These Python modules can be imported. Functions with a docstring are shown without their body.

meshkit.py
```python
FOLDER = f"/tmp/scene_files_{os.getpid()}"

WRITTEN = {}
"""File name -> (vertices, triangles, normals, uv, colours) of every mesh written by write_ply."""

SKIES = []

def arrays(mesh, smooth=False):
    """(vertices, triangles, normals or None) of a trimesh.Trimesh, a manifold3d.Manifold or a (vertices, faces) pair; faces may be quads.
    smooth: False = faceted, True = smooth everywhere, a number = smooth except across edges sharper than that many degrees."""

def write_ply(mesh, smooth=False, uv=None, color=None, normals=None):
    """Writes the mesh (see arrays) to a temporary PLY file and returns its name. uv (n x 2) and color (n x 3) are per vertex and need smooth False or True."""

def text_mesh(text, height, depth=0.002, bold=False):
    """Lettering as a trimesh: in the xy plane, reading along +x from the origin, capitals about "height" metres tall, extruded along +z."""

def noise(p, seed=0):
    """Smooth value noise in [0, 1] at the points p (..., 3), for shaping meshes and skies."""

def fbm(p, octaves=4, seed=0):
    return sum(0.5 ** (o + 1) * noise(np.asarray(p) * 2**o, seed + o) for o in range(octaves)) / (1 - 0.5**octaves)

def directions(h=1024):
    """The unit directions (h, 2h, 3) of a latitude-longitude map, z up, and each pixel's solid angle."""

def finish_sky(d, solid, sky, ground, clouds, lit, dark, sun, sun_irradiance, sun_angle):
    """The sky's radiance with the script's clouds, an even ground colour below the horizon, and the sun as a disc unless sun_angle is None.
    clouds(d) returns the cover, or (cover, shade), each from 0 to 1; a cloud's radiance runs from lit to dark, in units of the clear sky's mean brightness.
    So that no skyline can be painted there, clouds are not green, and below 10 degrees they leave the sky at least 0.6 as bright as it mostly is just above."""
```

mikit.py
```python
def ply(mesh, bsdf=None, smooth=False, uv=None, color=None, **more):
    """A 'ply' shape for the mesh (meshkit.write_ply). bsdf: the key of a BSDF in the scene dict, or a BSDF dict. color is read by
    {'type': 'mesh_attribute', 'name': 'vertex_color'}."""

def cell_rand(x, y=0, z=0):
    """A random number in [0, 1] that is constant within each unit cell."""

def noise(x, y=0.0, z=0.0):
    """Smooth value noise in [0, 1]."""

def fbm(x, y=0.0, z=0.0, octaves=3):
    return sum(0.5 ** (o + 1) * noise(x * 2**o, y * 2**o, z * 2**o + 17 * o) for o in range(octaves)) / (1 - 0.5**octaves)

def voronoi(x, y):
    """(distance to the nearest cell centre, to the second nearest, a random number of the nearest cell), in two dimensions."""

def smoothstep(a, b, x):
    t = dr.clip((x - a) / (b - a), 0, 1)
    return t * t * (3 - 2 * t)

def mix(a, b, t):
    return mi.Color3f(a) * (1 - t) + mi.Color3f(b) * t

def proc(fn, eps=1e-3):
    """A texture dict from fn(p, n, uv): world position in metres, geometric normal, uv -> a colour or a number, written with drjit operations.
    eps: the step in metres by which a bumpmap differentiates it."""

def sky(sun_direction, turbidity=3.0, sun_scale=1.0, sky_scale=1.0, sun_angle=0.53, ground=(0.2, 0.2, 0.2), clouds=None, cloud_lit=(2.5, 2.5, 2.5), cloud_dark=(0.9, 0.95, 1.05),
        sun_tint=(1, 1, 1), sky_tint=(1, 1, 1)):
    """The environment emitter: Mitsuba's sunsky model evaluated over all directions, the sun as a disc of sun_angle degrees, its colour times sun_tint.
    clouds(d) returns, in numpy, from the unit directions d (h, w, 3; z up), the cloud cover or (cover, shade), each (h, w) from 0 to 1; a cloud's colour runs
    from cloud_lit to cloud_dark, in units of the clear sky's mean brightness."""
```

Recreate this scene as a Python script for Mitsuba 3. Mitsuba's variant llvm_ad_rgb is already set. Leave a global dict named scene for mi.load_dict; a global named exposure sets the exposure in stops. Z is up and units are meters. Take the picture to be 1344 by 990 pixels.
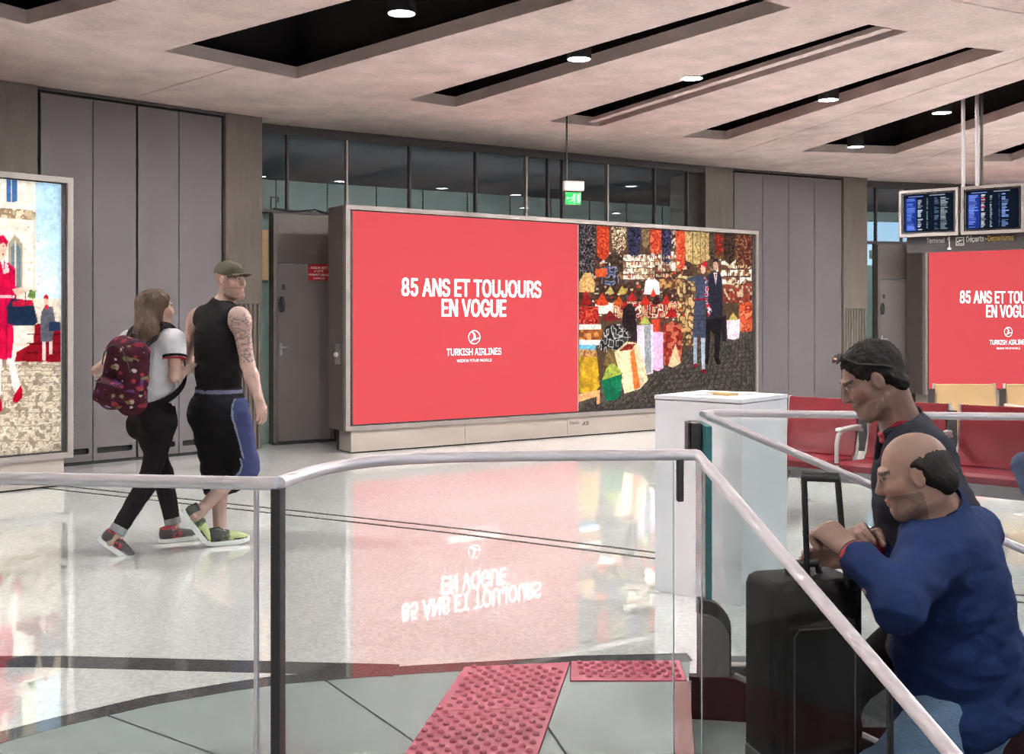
import math
import numpy as np, trimesh, mitsuba as mi, drjit as dr
import manifold3d as m3
import shapely
from shapely.geometry import Polygon, LineString, Point, box as sbox
from shapely.ops import unary_union
import mikit, meshkit
from mikit import proc, noise, fbm, smoothstep, mix, voronoi, cell_rand

T = mi.ScalarTransform4f
scene, labels = {}, {}

# ---------------------------------------------------------------- camera, sky, exposure
EYE, FOC, HOR = 1.45, 1400.0, 419.0        # eye height (m), focal length and horizon row of the 1344 x 990 frame
scene['camera'] = {'type': 'perspective', 'fov': 2*math.degrees(math.atan(672/FOC)), 'fov_axis': 'x', 'near_clip': 0.05, 'far_clip': 200.0,
                   'principal_point_offset_x': 0.0, 'principal_point_offset_y': (495-HOR)/990,
                   'to_world': T().look_at(origin=[0, 0, EYE], target=[0, 1, EYE], up=[0, 0, 1])}
scene['sky'] = mikit.sky((0.3, -0.6, 0.75), turbidity=4.0, sun_scale=0.0, sky_scale=4.2, sky_tint=(0.97, 0.99, 1.0))
exposure = 0.68
LAMP = 880.0                                # radiance of a downlight
LAMP_TINT = (1.0, 0.96, 0.92)
RED = (0.395, 0.052, 0.058)                  # the lit red posters
BACKLIGHT = 0.43

# ---------------------------------------------------------------- helpers
def at(u, v, d):
    return np.array([(u-672)/FOC*d, d, EYE-(v-HOR)/FOC*d])

def rgb(c): return {'type': 'rgb', 'value': [float(x) for x in c]}

def mat(name, d, two=True):
    scene[name] = {'type': 'twosided', 'bsdf': d} if two else d
    return name

def principled(c, rough=0.5, metal=0.0, **k):
    return {'type': 'principled', 'base_color': rgb(c) if isinstance(c, (tuple, list)) else c, 'roughness': rough, 'metallic': metal, **k}

def numbered(key, used):
    if key not in used: used.add(key); return key
    n = 1
    while f'{key}_{n:03d}' in used: n += 1
    used.add(f'{key}_{n:03d}')
    return f'{key}_{n:03d}'
USED = set()

def thing(name, label=None, cat=None, group=None, kind=None):
    key = numbered(name, USED)
    d = {}
    if label: d['label'] = label
    if cat: d['category'] = cat
    if group: d['group'] = group
    if kind: d['kind'] = kind
    if d: labels[key] = d
    return key

def obj(name, mesh, m, parent=None, smooth=False, label=None, kind=None, shape=None, **more):
    if parent is None: key = name
    else: key = numbered(parent+'__'+name, USED)
    if parent is None: USED.add(key)
    d = dict(shape) if shape is not None else mikit.ply(mesh, m, smooth, **{k: v for k, v in more.items() if k in ('uv', 'color', 'emitter')})
    if 'to_world' in more: d['to_world'] = more['to_world']
    scene[key] = d
    if label or kind:
        labels.setdefault(key, {})
        if label: labels[key]['label'] = label
        if kind: labels[key]['kind'] = kind
    return key

def glow(c): return {'type': 'area', 'radiance': rgb(c)}

def cat(*ms): return trimesh.util.concatenate([m for m in ms if m is not None])

def from_man(m):
    mm = m.to_mesh(); return trimesh.Trimesh(np.array(mm.vert_properties[:, :3], float), np.array(mm.tri_verts), process=False)

def to_man(t):
    return m3.Manifold(m3.Mesh(np.asarray(t.vertices, np.float32), np.asarray(t.faces, np.uint32)))

def bx(x0, x1, y0, y1, z0, z1, bev=0.0):
    if bev <= 0:
        m = trimesh.creation.box(extents=(x1-x0, y1-y0, z1-z0)); m.apply_translation(((x0+x1)/2, (y0+y1)/2, (z0+z1)/2)); return m
    b = min(bev, .49*min(x1-x0, y1-y0, z1-z0)); pts = []
    for sx in (0, 1):
        for sy in (0, 1):
            for sz in (0, 1):
                c = np.array([x1 if sx else x0, y1 if sy else y0, z1 if sz else z0])
                s = np.array([-1 if sx else 1, -1 if sy else 1, -1 if sz else 1])*b
                for k in range(3):
                    q = c+s; q[k] = c[k]; pts.append(q)
    return from_man(m3.Manifold.hull_points(np.array(pts)))

def rbox(x0, x1, y0, y1, z0, z1, r, seg=10):
    r = min(r, .499*min(x1-x0, y1-y0, z1-z0)); s = m3.Manifold.sphere(r, seg)
    return from_man(m3.Manifold.batch_hull([s.translate((x, y, z)) for x in (x0+r, x1-r) for y in (y0+r, y1-r) for z in (z0+r, z1-r)]))

def prism(poly, z0, z1):
    geoms = [g for g in getattr(poly, 'geoms', [poly]) if g.geom_type == 'Polygon' and g.area > 1e-7]
    ms = []
    for g in geoms:
        m = trimesh.creation.extrude_polygon(shapely.geometry.polygon.orient(g), z1-z0, engine='earcut'); m.apply_translation((0, 0, z0)); ms.append(m)
    return cat(*ms)

def tube(points, r, sides=12, closed=False, caps=True):
    p = np.asarray(points, float); n = len(p)
    t = np.gradient(p, axis=0); t /= np.linalg.norm(t, axis=1, keepdims=True)+1e-12
    ref = np.array([0, 0, 1.0]) if abs(t[0, 2]) < .9 else np.array([1.0, 0, 0])
    a = np.cross(t[0], ref); a /= np.linalg.norm(a); rings = []
    rr = np.broadcast_to(r, (n,)); ang = np.arange(sides)*2*np.pi/sides
    for i in range(n):
        a = a-t[i]*(a@t[i]); a /= np.linalg.norm(a); b = np.cross(t[i], a)
        stretch = 1.0
        if 0 < i < n-1:                                  # keep the section through mitred corners
            d1, d2 = p[i]-p[i-1], p[i+1]-p[i]; d1 = d1/np.linalg.norm(d1); d2 = d2/np.linalg.norm(d2)
            c = max(.5, math.sqrt(max(0, (1+d1@d2)/2))); nb = d2-d1
            off = np.cos(ang)[:, None]*a+np.sin(ang)[:, None]*b
            if np.linalg.norm(nb) > 1e-6:
                nb /= np.linalg.norm(nb); off = off+(off@nb)[:, None]*nb*(1/c-1)
            rings.append(p[i]+rr[i]*off)
        else: rings.append(p[i]+rr[i]*(np.cos(ang)[:, None]*a+np.sin(ang)[:, None]*b))
    v = np.vstack(rings); f = []
    for i in range(n-1):
        for j in range(sides):
            k = (j+1) % sides
            f += [[i*sides+j, i*sides+k, (i+1)*sides+k], [i*sides+j, (i+1)*sides+k, (i+1)*sides+j]]
    if caps:
        v = np.vstack([v, p[0], p[-1]]); o = n*sides
        for j in range(sides):
            k = (j+1) % sides; f += [[o, k, j], [o+1, (n-1)*sides+j, (n-1)*sides+k]]
    return trimesh.Trimesh(v, np.array(f), process=False)

def lathe(prof, seg=32, c=(0, 0, 0)):
    m = trimesh.creation.revolve(np.array(prof, float), sections=seg); m.apply_translation(c); return m

def sheet(pts_low, pts_high):
    """a single sheet between two polylines"""
    a, b = np.asarray(pts_low, float), np.asarray(pts_high, float); n = len(a)
    v = np.vstack([a, b]); f = [[i, i+1, n+i+1, n+i] for i in range(n-1)]
    return trimesh.Trimesh(v, np.vstack([[q[0], q[1], q[2]] for q in f]+[[q[0], q[2], q[3]] for q in f]), process=False)

class Frame:
    """a wall's own axes: x along it to the right, y into it, z up"""
    def __init__(s, o, deg):
        s.o = np.array([o[0], o[1], 0.0]); a = math.radians(deg); s.deg = deg
        s.d = np.array([math.cos(a), math.sin(a), 0]); s.n = np.array([-math.sin(a), math.cos(a), 0])
        s.M = np.eye(4); s.M[:3, 0] = s.d; s.M[:3, 1] = s.n; s.M[:3, 3] = s.o
    def __call__(s, mesh): m = mesh.copy(); m.apply_transform(s.M); return m
    def pt(s, x, y, z): return s.o+s.d*x+s.n*y+np.array([0, 0, z])
    def t(s, u):                                       # where the sight line of column u meets y = 0
        k = (u-672)/FOC; return (k*s.o[1]-s.o[0])/(s.d[0]-k*s.d[1])
    def face(s, poly, y0, y1):                         # a polygon in (x, z), from depth y0 to y1
        m = prism(poly, -y1, -y0); v = m.vertices.copy(); m.vertices = np.c_[v[:, 0], -v[:, 2], v[:, 1]]; return s(m)

def text(s, h, depth=.002, bold=True, squeeze=.74, align='c'):
    """lettering in the x-z plane, its face towards -y"""
    m = meshkit.text_mesh(s, h, depth, bold); v = m.vertices.copy()
    x = v[:, 0]*squeeze
    w0, w1 = x.min(), x.max(); x = x-(w0 if align == 'l' else (w0+w1)/2)
    m.vertices = np.c_[x, -v[:, 2], v[:, 1]]; return m
def shift(m, x=0, y=0, z=0): m = m.copy(); m.apply_translation((x, y, z)); return m
def rrect(x0, x1, z0, z1, r): return sbox(x0+r, z0+r, x1-r, z1-r).buffer(r, quad_segs=4)

# ---------------------------------------------------------------- materials
def tex_concrete(p, n, uv):
    a = fbm(p.x*.55, p.y*.55, p.z*.55, 4); b = fbm(p.x*3.1+7, p.y*3.1, p.z*3.1, 4); c = noise(p.x*60, p.y*60, p.z*60)
    g = 1+.50*(a-.5)+.52*(b-.5)+.14*(c-.5)
    return mi.Color3f(.74, .64, .60)*g
def bump_concrete(p, n, uv):
    return fbm(p.x*9, p.y*9, p.z*9, 4)
mat('concrete', {'type': 'bumpmap', 'tex': proc(bump_concrete, 4e-3), 'scale': .012, 'bsdf': principled(proc(tex_concrete), .75)})
def tex_board(p, n, uv):                               # board-marked concrete of the pillars
    a = fbm(p.x*1.3, p.y*1.3, p.z*.7, 4); b = fbm(p.x*30, p.y*30, p.z*2.0, 3); c = noise(p.x*70, p.y*70, p.z*70)
    return mi.Color3f(.108, .093, .081)*(1+.35*(a-.5)+.35*(b-.5)+.12*(c-.5))
mat('pillar_concrete', {'type': 'bumpmap', 'tex': proc(lambda p, n, uv: fbm(p.x*25, p.y*25, p.z*3, 3), 4e-3), 'scale': .006, 'bsdf': principled(proc(tex_board), .8)})
def tex_panel(p, n, uv):
    return mi.Color3f(.104, .095, .102)*(1+.09*(fbm(p.x*2, p.y*2, p.z*2, 3)-.5)+.10*(noise(p.x*140, p.y*140, p.z*140)-.5))
mat('panel_grey', principled(proc(tex_panel), .55))
mat('black', principled((.012, .012, .013), .45))
mat('void_black', principled((.010, .008, .008), .9))
mat('dark_frame', principled((.035, .032, .032), .5))
mat('bronze', principled(proc(lambda p, n, uv: mi.Color3f(.085, .071, .063)*(1+.25*(fbm(p.x*2, p.y*2, p.z*2, 3)-.5))), .45, .25))
mat('door_grey', principled(proc(lambda p, n, uv: mi.Color3f(.105, .092, .088)*(1+.18*(fbm(p.x*3, p.y*3, p.z*3, 3)-.5)+.1*(noise(p.x*150, p.y*150, p.z*150)-.5))), .5))
mat('steel', principled((.82, .79, .83), .36, .6))
mat('steel_satin', principled((.34, .31, .295), .38, .7))
def tex_plinth(p, n, uv):
    return mi.Color3f(.43, .385, .345)*(1+.22*(fbm(p.x*1.5, p.y*1.5, p.z*6, 3)-.5))
mat('plinth', principled(proc(tex_plinth), .35, .55))
def tex_terrazzo(p, n, uv):
    a = fbm(p.x*.8, p.y*.8, 0, 3); f1, f2, w = voronoi(p.x*70, p.y*70); g1, g2, w2 = voronoi(p.x*160+3, p.y*160)
    sp = .20*(w-.5)+.12*(w2-.5)
    return mi.Color3f(.60, .60, .59)*(1+.16*(a-.5)+sp)
scene['terrazzo_body'] = principled(proc(tex_terrazzo), .30)
scene['floor_polish'] = {'type': 'roughconductor', 'material': 'none', 'specular_reflectance': rgb((.93, .93, .93)), 'alpha': .035}
mat('terrazzo', {'type': 'blendbsdf', 'weight': .20, 'a': {'type': 'plastic_placeholder'}, 'b': {}}) if False else None
def polished(name, tex, weight, alpha, ior=1.5):
    scene[name] = {'type': 'twosided', 'bsdf': {'type': 'blendbsdf', 'weight': weight,
        'a': {'type': 'plastic', 'diffuse_reflectance': tex, 'int_ior': ior} if alpha == 0 else {'type': 'roughplastic', 'diffuse_reflectance': tex, 'alpha': alpha, 'int_ior': ior},
        'b': {'type': 'conductor', 'material': 'none', 'specular_reflectance': rgb((.95, .95, .95))} if alpha == 0 else {'type': 'roughconductor', 'material': 'none', 'specular_reflectance': rgb((.95, .95, .95)), 'alpha': alpha}}}
del scene['terrazzo_body'], scene['floor_polish']
polished('terrazzo', proc(tex_terrazzo), .26, 0, 1.6)
polished('granite', proc(lambda p, n, uv: mi.Color3f(.05, .046, .046)*(1+.6*(noise(p.x*120, p.y*120, 0)-.5))), .16, 0, 1.6)
polished('floor_glass', proc(lambda p, n, uv: mi.Color3f(.20, .23, .226)*(1+.05*(fbm(p.x*2, p.y*2, 0, 3)-.5))), .0, .25)
mat('tactile_red', principled(proc(lambda p, n, uv: mi.Color3f(.31, .06, .09)*(1+.14*(fbm(p.x*14, p.y*14, 0, 3)-.5))), .38))
mat('edging', principled((.11, .045, .04), .45))
mat('maroon', principled((.016, .004, .005), .5, specular=.2))
mat('white_gloss', principled((.76, .78, .82), .25))
mat('white_plastic', principled((.75, .74, .73), .4))
mat('lamp_face', {'type': 'diffuse', 'reflectance': rgb((.7, .7, .7))})
mat('screen_black', principled((.006, .006, .007), .25))
mat('red_face', {'type': 'diffuse', 'reflectance': rgb((.10, .010, .012))})
mat('exit_green', {'type': 'diffuse', 'reflectance': rgb((.02, .22, .05))})
mat('newel_grey', principled((.085, .078, .074), .5))
mat('cloth_paint', principled({'type': 'mesh_attribute', 'name': 'vertex_color'}, .9, specular=.06))
mat('white_face', {'type': 'diffuse', 'reflectance': rgb((.6, .6, .6))})
mat('sign_dark', principled((.032, .028, .029), .5))
mat('sign_red', principled((.30, .012, .02), .4))
mat('letter_white', principled((.75, .75, .72), .5))
mat('letter_yellow', principled((.70, .42, .06), .5))
mat('film', {'type': 'principledthin', 'base_color': {'type': 'mesh_attribute', 'name': 'vertex_color'}, 'roughness': .6, 'diff_trans': 2.0, 'spec_trans': 0.0}, two=False)
mat('paint', principled({'type': 'mesh_attribute', 'name': 'vertex_color'}, .6))
scene['glass_pane'] = {'type': 'thindielectric', 'int_ior': 1.5, 'specular_transmittance': rgb((.90, .955, .945)), 'specular_reflectance': rgb((.35,)*3)}
scene['glass_stair'] = {'type': 'thindielectric', 'int_ior': 1.5, 'specular_transmittance': rgb((.93, .965, .96)), 'specular_reflectance': rgb((.07,)*3)}
scene['glass_dark'] = {'type': 'thindielectric', 'int_ior': 1.5, 'specular_transmittance': rgb((.62, .68, .70))}
mat('glass_edge', principled((.022, .105, .115), .12, 0, spec_trans=0.0, specular=.8))
mat('glass_edge_pale', principled((.50, .58, .58), .2))
mat('corridor_wall', principled(proc(lambda p, n, uv: mi.Color3f(.27, .31, .29)*(1+.3*(fbm(p.x*.9, p.y*.9, p.z*.9, 3)-.5))), .7))
mat('corridor_dark', principled((.035, .035, .04), .8))
mat('seat_red', principled(proc(lambda p, n, uv: mi.Color3f(.15, .008, .015)*(1+.3*(fbm(p.x*5, p.y*5, p.z*5, 3)-.5))), .42, specular=.25))
mat('seat_yellow', principled(proc(lambda p, n, uv: mi.Color3f(.54, .375, .185)*(1+.15*(fbm(p.x*5, p.y*5, p.z*5, 3)-.5))), .42))
mat('seat_frame', principled((.62, .60, .60), .3, .5))
mat('grey_metal', principled((.30, .31, .32), .4, .4))

# ---------------------------------------------------------------- the setting: floor with stair opening
F0, N0 = np.array([.71, 4.27]), np.array([.55, 3.17])          # far and near end of the top nosing of the stairs
FD, ND = np.array([.985, -.175]), np.array([.284, -.959]); ND = ND/np.linalg.norm(ND)
GO, RISE, NSTEP = .36, .15, 9
def Fk(k): return F0+FD*GO*k
def Nk(k): return N0+ND*GO*k
hole = Polygon([F0, (.90, 4.30), (.90, 4.44), (3.9, 4.44), tuple(Fk(NSTEP+1)+np.array([0, -.0])), tuple(Nk(NSTEP+1)), N0])
hole = unary_union([hole, Polygon([(.9, 4.44), (4.2, 4.44), (4.2, -1.2), tuple(Nk(NSTEP)), tuple(N0), tuple(F0)])]).buffer(0)
CEN = np.array([.39, 2.57])                                    # the curved guard's centre
def fl(u, v): d = FOC*EYE/(v-HOR); return ((u-672)/FOC*d, d)
def strip(pts, w0, w1=None):
    """band of the floor along a polyline"""
    return LineString(pts).buffer(w0/2, cap_style=2, join_style=2)
bandA = strip([(-9, 4.75), fl(-200, 869), fl(75, 868.5), fl(363, 876), fl(520, 880)], .15)
bandB = strip([(-5.6, .2), (-3.2, 2.2), fl(-180, 1030), fl(0, 968), fl(80, 947), fl(200, 919), fl(300, 902), fl(363, 893), fl(470, 884), fl(560, 878), fl(640, 873.5), fl(760, 866), fl(905, 862.5)], .105)
bandR = strip([(.90, 4.545), (1.6, 4.545), (4.2, 4.48)], .09)
nosR = strip([(.90, 4.47), (4.2, 4.47)], .05)
bands = unary_union([bandA, bandB]).difference(hole)
tac_long = Polygon([fl(610, 876), fl(748, 869.5), (.0863-.165, 3.555-.99), (-.343-.147, 3.555-.9)])
tac_long = Polygon([(-.197, 4.44), (.244, 4.50), (-.02, 2.92), (-.47, 2.92)])
tac_short = Polygon([(.250, 4.51), (.235, 4.27), (.70, 4.27), (.71, 4.52)])
bands = bands.difference(unary_union([tac_long, tac_short]).buffer(.002))
edge_strip = Polygon([(.645, 4.255), (.71, 4.262), tuple(N0), (.485, 3.17)])
inside = Polygon([(-5.6, .2), (-3.2, 2.2), fl(-180, 1030), fl(0, 968), fl(80, 947), fl(200, 919), fl(300, 902), fl(363, 893), fl(470, 884), fl(560, 878), fl(640, 873.5), fl(760, 866), fl(905, 862.5), (.71, 4.27), tuple(N0), (.70, 2.6), (.9, 1.9), (1.2, .9), (1.2, -1), (-5.6, -1)])
glass_area = inside.difference(unary_union([bands, tac_long.buffer(.003), tac_short.buffer(.003), edge_strip.buffer(.002), hole.buffer(.03)]))
joint_pts = [(-6.2, 10.4), fl(67, 639), fl(354, 670), fl(600, 697), fl(857, 729), fl(1045, 753), fl(1320, 784), (4.3, 4.86)]
jl = LineString(joint_pts)
jA, jB = jl.parallel_offset(.078, 'left').buffer(.024, cap_style=2), jl.parallel_offset(.078, 'right').buffer(.024, cap_style=2)
jM = jl.buffer(.050, cap_style=2)
room = sbox(-13, -9, 17, 26)
floor_poly = room.difference(unary_union([hole, bands.buffer(.0015), bandR.buffer(.0015), nosR.buffer(.0015), glass_area.buffer(.0005), tac_long.buffer(.003), tac_short.buffer(.003), edge_strip.buffer(.002), jA, jB, jM]))
fk = thing('floor', kind='structure')
obj('terrazzo', prism(floor_poly, -.25, 0), 'terrazzo', fk)
obj('granite_band', prism(bands, -.2, 0), 'granite', fk, label='dark granite band set in the floor')
obj('granite_band', prism(bandR, -.2, 0), 'granite', fk, label='dark granite band set in the floor')
obj('edge_strip', prism(nosR, -.2, .004), 'plinth', fk, label='pale metal strip along the stair opening')
obj('edge_strip', prism(edge_strip, -.2, .004), 'edging', fk, label='brown nosing at the head of the stairs')
obj('joint_strip', prism(jA, -.2, -.004), 'black', fk); obj('joint_strip', prism(jB, -.2, -.004), 'black', fk)
obj('joint_cover', prism(jM, -.2, .0), 'terrazzo', fk)
# satin glass floor panels, radiating from the guard's centre, with open joints
cuts = []
for q in [fl(150, 942), fl(430, 895), (.244, 4.27)]:
    dvec = np.array(q)-CEN
    cuts.append(LineString([CEN+dvec*.15, CEN+dvec*3.2]).buffer(.0045, cap_style=2))
cuts.append(LineString([CEN, (-5.2, 3.05)]).buffer(.0045)); cuts.append(LineString([CEN, (-4.8, 1.3)]).buffer(.0045))
seam3 = LineString([fl(718, 953), (.25, 3.25), (.39, 2.6)]).buffer(.0045); seam3b = LineString([(.235, 4.27), fl(718, 953)]).buffer(.0045)
tiles = glass_area.difference(unary_union(cuts[:2]+cuts[3:]+[seam3]))
for g in sorted([g for g in getattr(tiles, 'geoms', [tiles]) if g.area > .002], key=lambda g: -g.area):
    obj('glass_panel', prism(g, -.05, -.001), 'floor_glass', fk, label='satin pale green glass floor panel' )
obj('joint_bed', prism(glass_area, -.2, -.03), 'black', fk)

# tactile paving with its domes
tk = thing('tactile_paving', 'red tactile paving strip with domes on the floor inside the curved glass guard', 'tactile paving')
dome = trimesh.creation.revolve(np.array([[0, .0095], [.0065, .0090], [.0105, .0068], [.0125, 0.0], [0.0125, -.001], [0, -.001]]), sections=14)
dome_ply = mikit.ply(dome, 'tactile_red', 40)
parts = []
m = np.array([[-.197, 4.44], [.244, 4.50], [-.02, 2.92], [-.47, 2.92]])
for i in range(3):
    a, b = i/3+.0015, (i+1)/3-.0015
    parts.append(Polygon([m[0]+(m[3]-m[0])*a, m[1]+(m[2]-m[1])*a, m[1]+(m[2]-m[1])*b, m[0]+(m[3]-m[0])*b]))
parts.append(tac_short)
for g in parts: obj('tile', prism(g, -.1, .004), 'tactile_red', tk)
ax = np.array([-.27, -1.55]); ax /= np.linalg.norm(ax); px = np.array([-ax[1], ax[0]])
allt = unary_union(parts).buffer(-.014); nd = 0
for i in range(60):
    for j in range(-4, 14):
        q = np.array([-.18, 4.47])+ax*(i*.037)+px*(j*.060+(.030 if i % 2 else 0))
        if q[1] < 3.30: continue
        if allt.contains(Point(q)) and tac_long.buffer(-.014).contains(Point(q)):
            obj('dome', None, None, tk, shape=dome_ply, to_world=T().translate([q[0], q[1], .004])); nd += 1
for i in range(7):
    for j in range(9):
        q = np.array([.285+j*.052+(.026 if i % 2 else 0), 4.485-i*.034])
        if tac_short.buffer(-.014).contains(Point(q)):
            obj('dome', None, None, tk, shape=dome_ply, to_world=T().translate([q[0], q[1], .004])); nd += 1

# ---------------------------------------------------------------- stairs
sk = thing('staircase', 'fan-shaped stairs with pale glass treads and maroon sides going down beside the glass guard', 'stairs')
for k in range(NSTEP):
    a, b, c, d = Fk(k), Fk(k+1), Nk(k+1), Nk(k)
    z = -RISE*(k+1)
    nb = [b+(a-b)*.14, b, c, c+(d-c)*.14]
    obj('tread', prism(Polygon([a, nb[0], nb[3], d]), z-.04, z), 'floor_glass', sk)
    obj('nosing', prism(Polygon(nb), z-.04, z+.003), 'edging', sk, label='brown nosing strip')
    e = (a-b)/np.linalg.norm(a-b)*.02; e2 = (d-c)/np.linalg.norm(d-c)*.02
    obj('riser', prism(Polygon([a+e, a, d, d+e2]), z-.04, z+RISE-.04 if k else -.2), 'maroon', sk)
def stringer(P, dvec, z_up, w, y_side):
    n = np.array([-dvec[1], dvec[0]])*y_side; pts = []
    L = GO*(NSTEP+.5); s = RISE/GO
    prof = [(-.0, z_up), (.18, z_up), (L, z_up-s*(L-.18)), (L, -s*L-.5), (0, -.5)]
    v = []
    for o in (0, w):
        for (t_, z_) in prof: q = P+dvec*t_+n*o; v.append([q[0], q[1], z_])
    return from_man(m3.Manifold.hull_points(np.array(v)))
obj('stringer', stringer(F0+np.array([0, .01]), FD, .015, .045, 1), 'maroon', sk)
cap = np.array([[*(F0+FD*.18+np.array([0, .03])), .022], [*(F0+FD*3.2+np.array([0, .03])), .022-(3.2-.18)*RISE/GO]])
obj('stringer_cap', tube(cap, .016, 8), 'steel_satin', sk, label='pinkish metal edge of the far stringer')
obj('stringer', stringer(N0, ND, .015, .045, -1), 'maroon', sk)
obj('side_wall', cat(bx(.90, 4.2, 4.44, 4.50, -2.2, -.0),), 'maroon', sk)
obj('side_wall', bx(4.2, 4.26, -1.2, 4.5, -2.2, -.26), 'maroon', sk)
obj('lower_floor', bx(-.6, 4.3, -1.4, 4.4, -2.3, -2.2), 'corridor_dark', sk)

# ---------------------------------------------------------------- ceiling: concrete slab with radial slots
C = np.array([6.65, 1.31])
def pol(r, deg): a = math.radians(deg); return (C[0]+r*math.sin(a), C[1]+r*math.cos(a))
ZC = 3.70
slots = [(-63.5, -56.6, 7.9, 12.4), (-51.4, -45.0, 7.9, 12.25), (-38.7, -35.95, 7.9, 12.35), (-29.9, -26.8, 7.88, 12.5), (-21.0, -18.2, 8.05, 12.7),
         (-12.0, -6.2, 8.0, 13.3), (-.5, 1.9, 8.0, 13.9), (8.0, 13.5, 8.0, 13.9), (20, 23, 8, 13), (29, 35, 8, 13), (-76, -70, 8, 12.4)]
def slot_poly(s, grow=0):
    a, b, r0, r1 = s; p = Polygon([pol(r0, a), pol(r1, a), pol(r1, b), pol(r0, b)]); return p.buffer(grow, join_style=2) if grow else p
groove = [LineString([pol(12.2, -48.0), pol(16, -47.6)]), LineString([pol(7.9, -15.9), pol(16, -15.4)]), LineString([pol(7.5, -3.6), pol(17, -3.6)]),
          LineString([pol(7.15, a) for a in range(-60, 40, 3)]), LineString([pol(7.15, -9), pol(4.5, -9)]), LineString([pol(7.15, 4), pol(4.5, 4)])]
court = Point(9.2, 1.5).buffer(4.2, quad_segs=5)                # the open courtyard in the middle of the round building, outside the picture
slab = sbox(-13, -9, 17, 22.0).difference(unary_union([slot_poly(s) for s in slots]+[court]))
gr = unary_union([g.buffer(.008, cap_style=2) for g in groove])
ck = thing('ceiling', kind='structure')
obj('slab', cat(prism(slab.difference(gr), ZC, ZC+.02), prism(slab, ZC+.02, ZC+.11)), 'concrete', ck)
for s in slots:
    g = slot_poly(s, .22); shell = g.difference(g.buffer(-.03))
    obj('void_lining', cat(prism(shell, ZC+.11, ZC+.75), prism(g, ZC+.75, ZC+.78)), 'void_black', ck)
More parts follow.
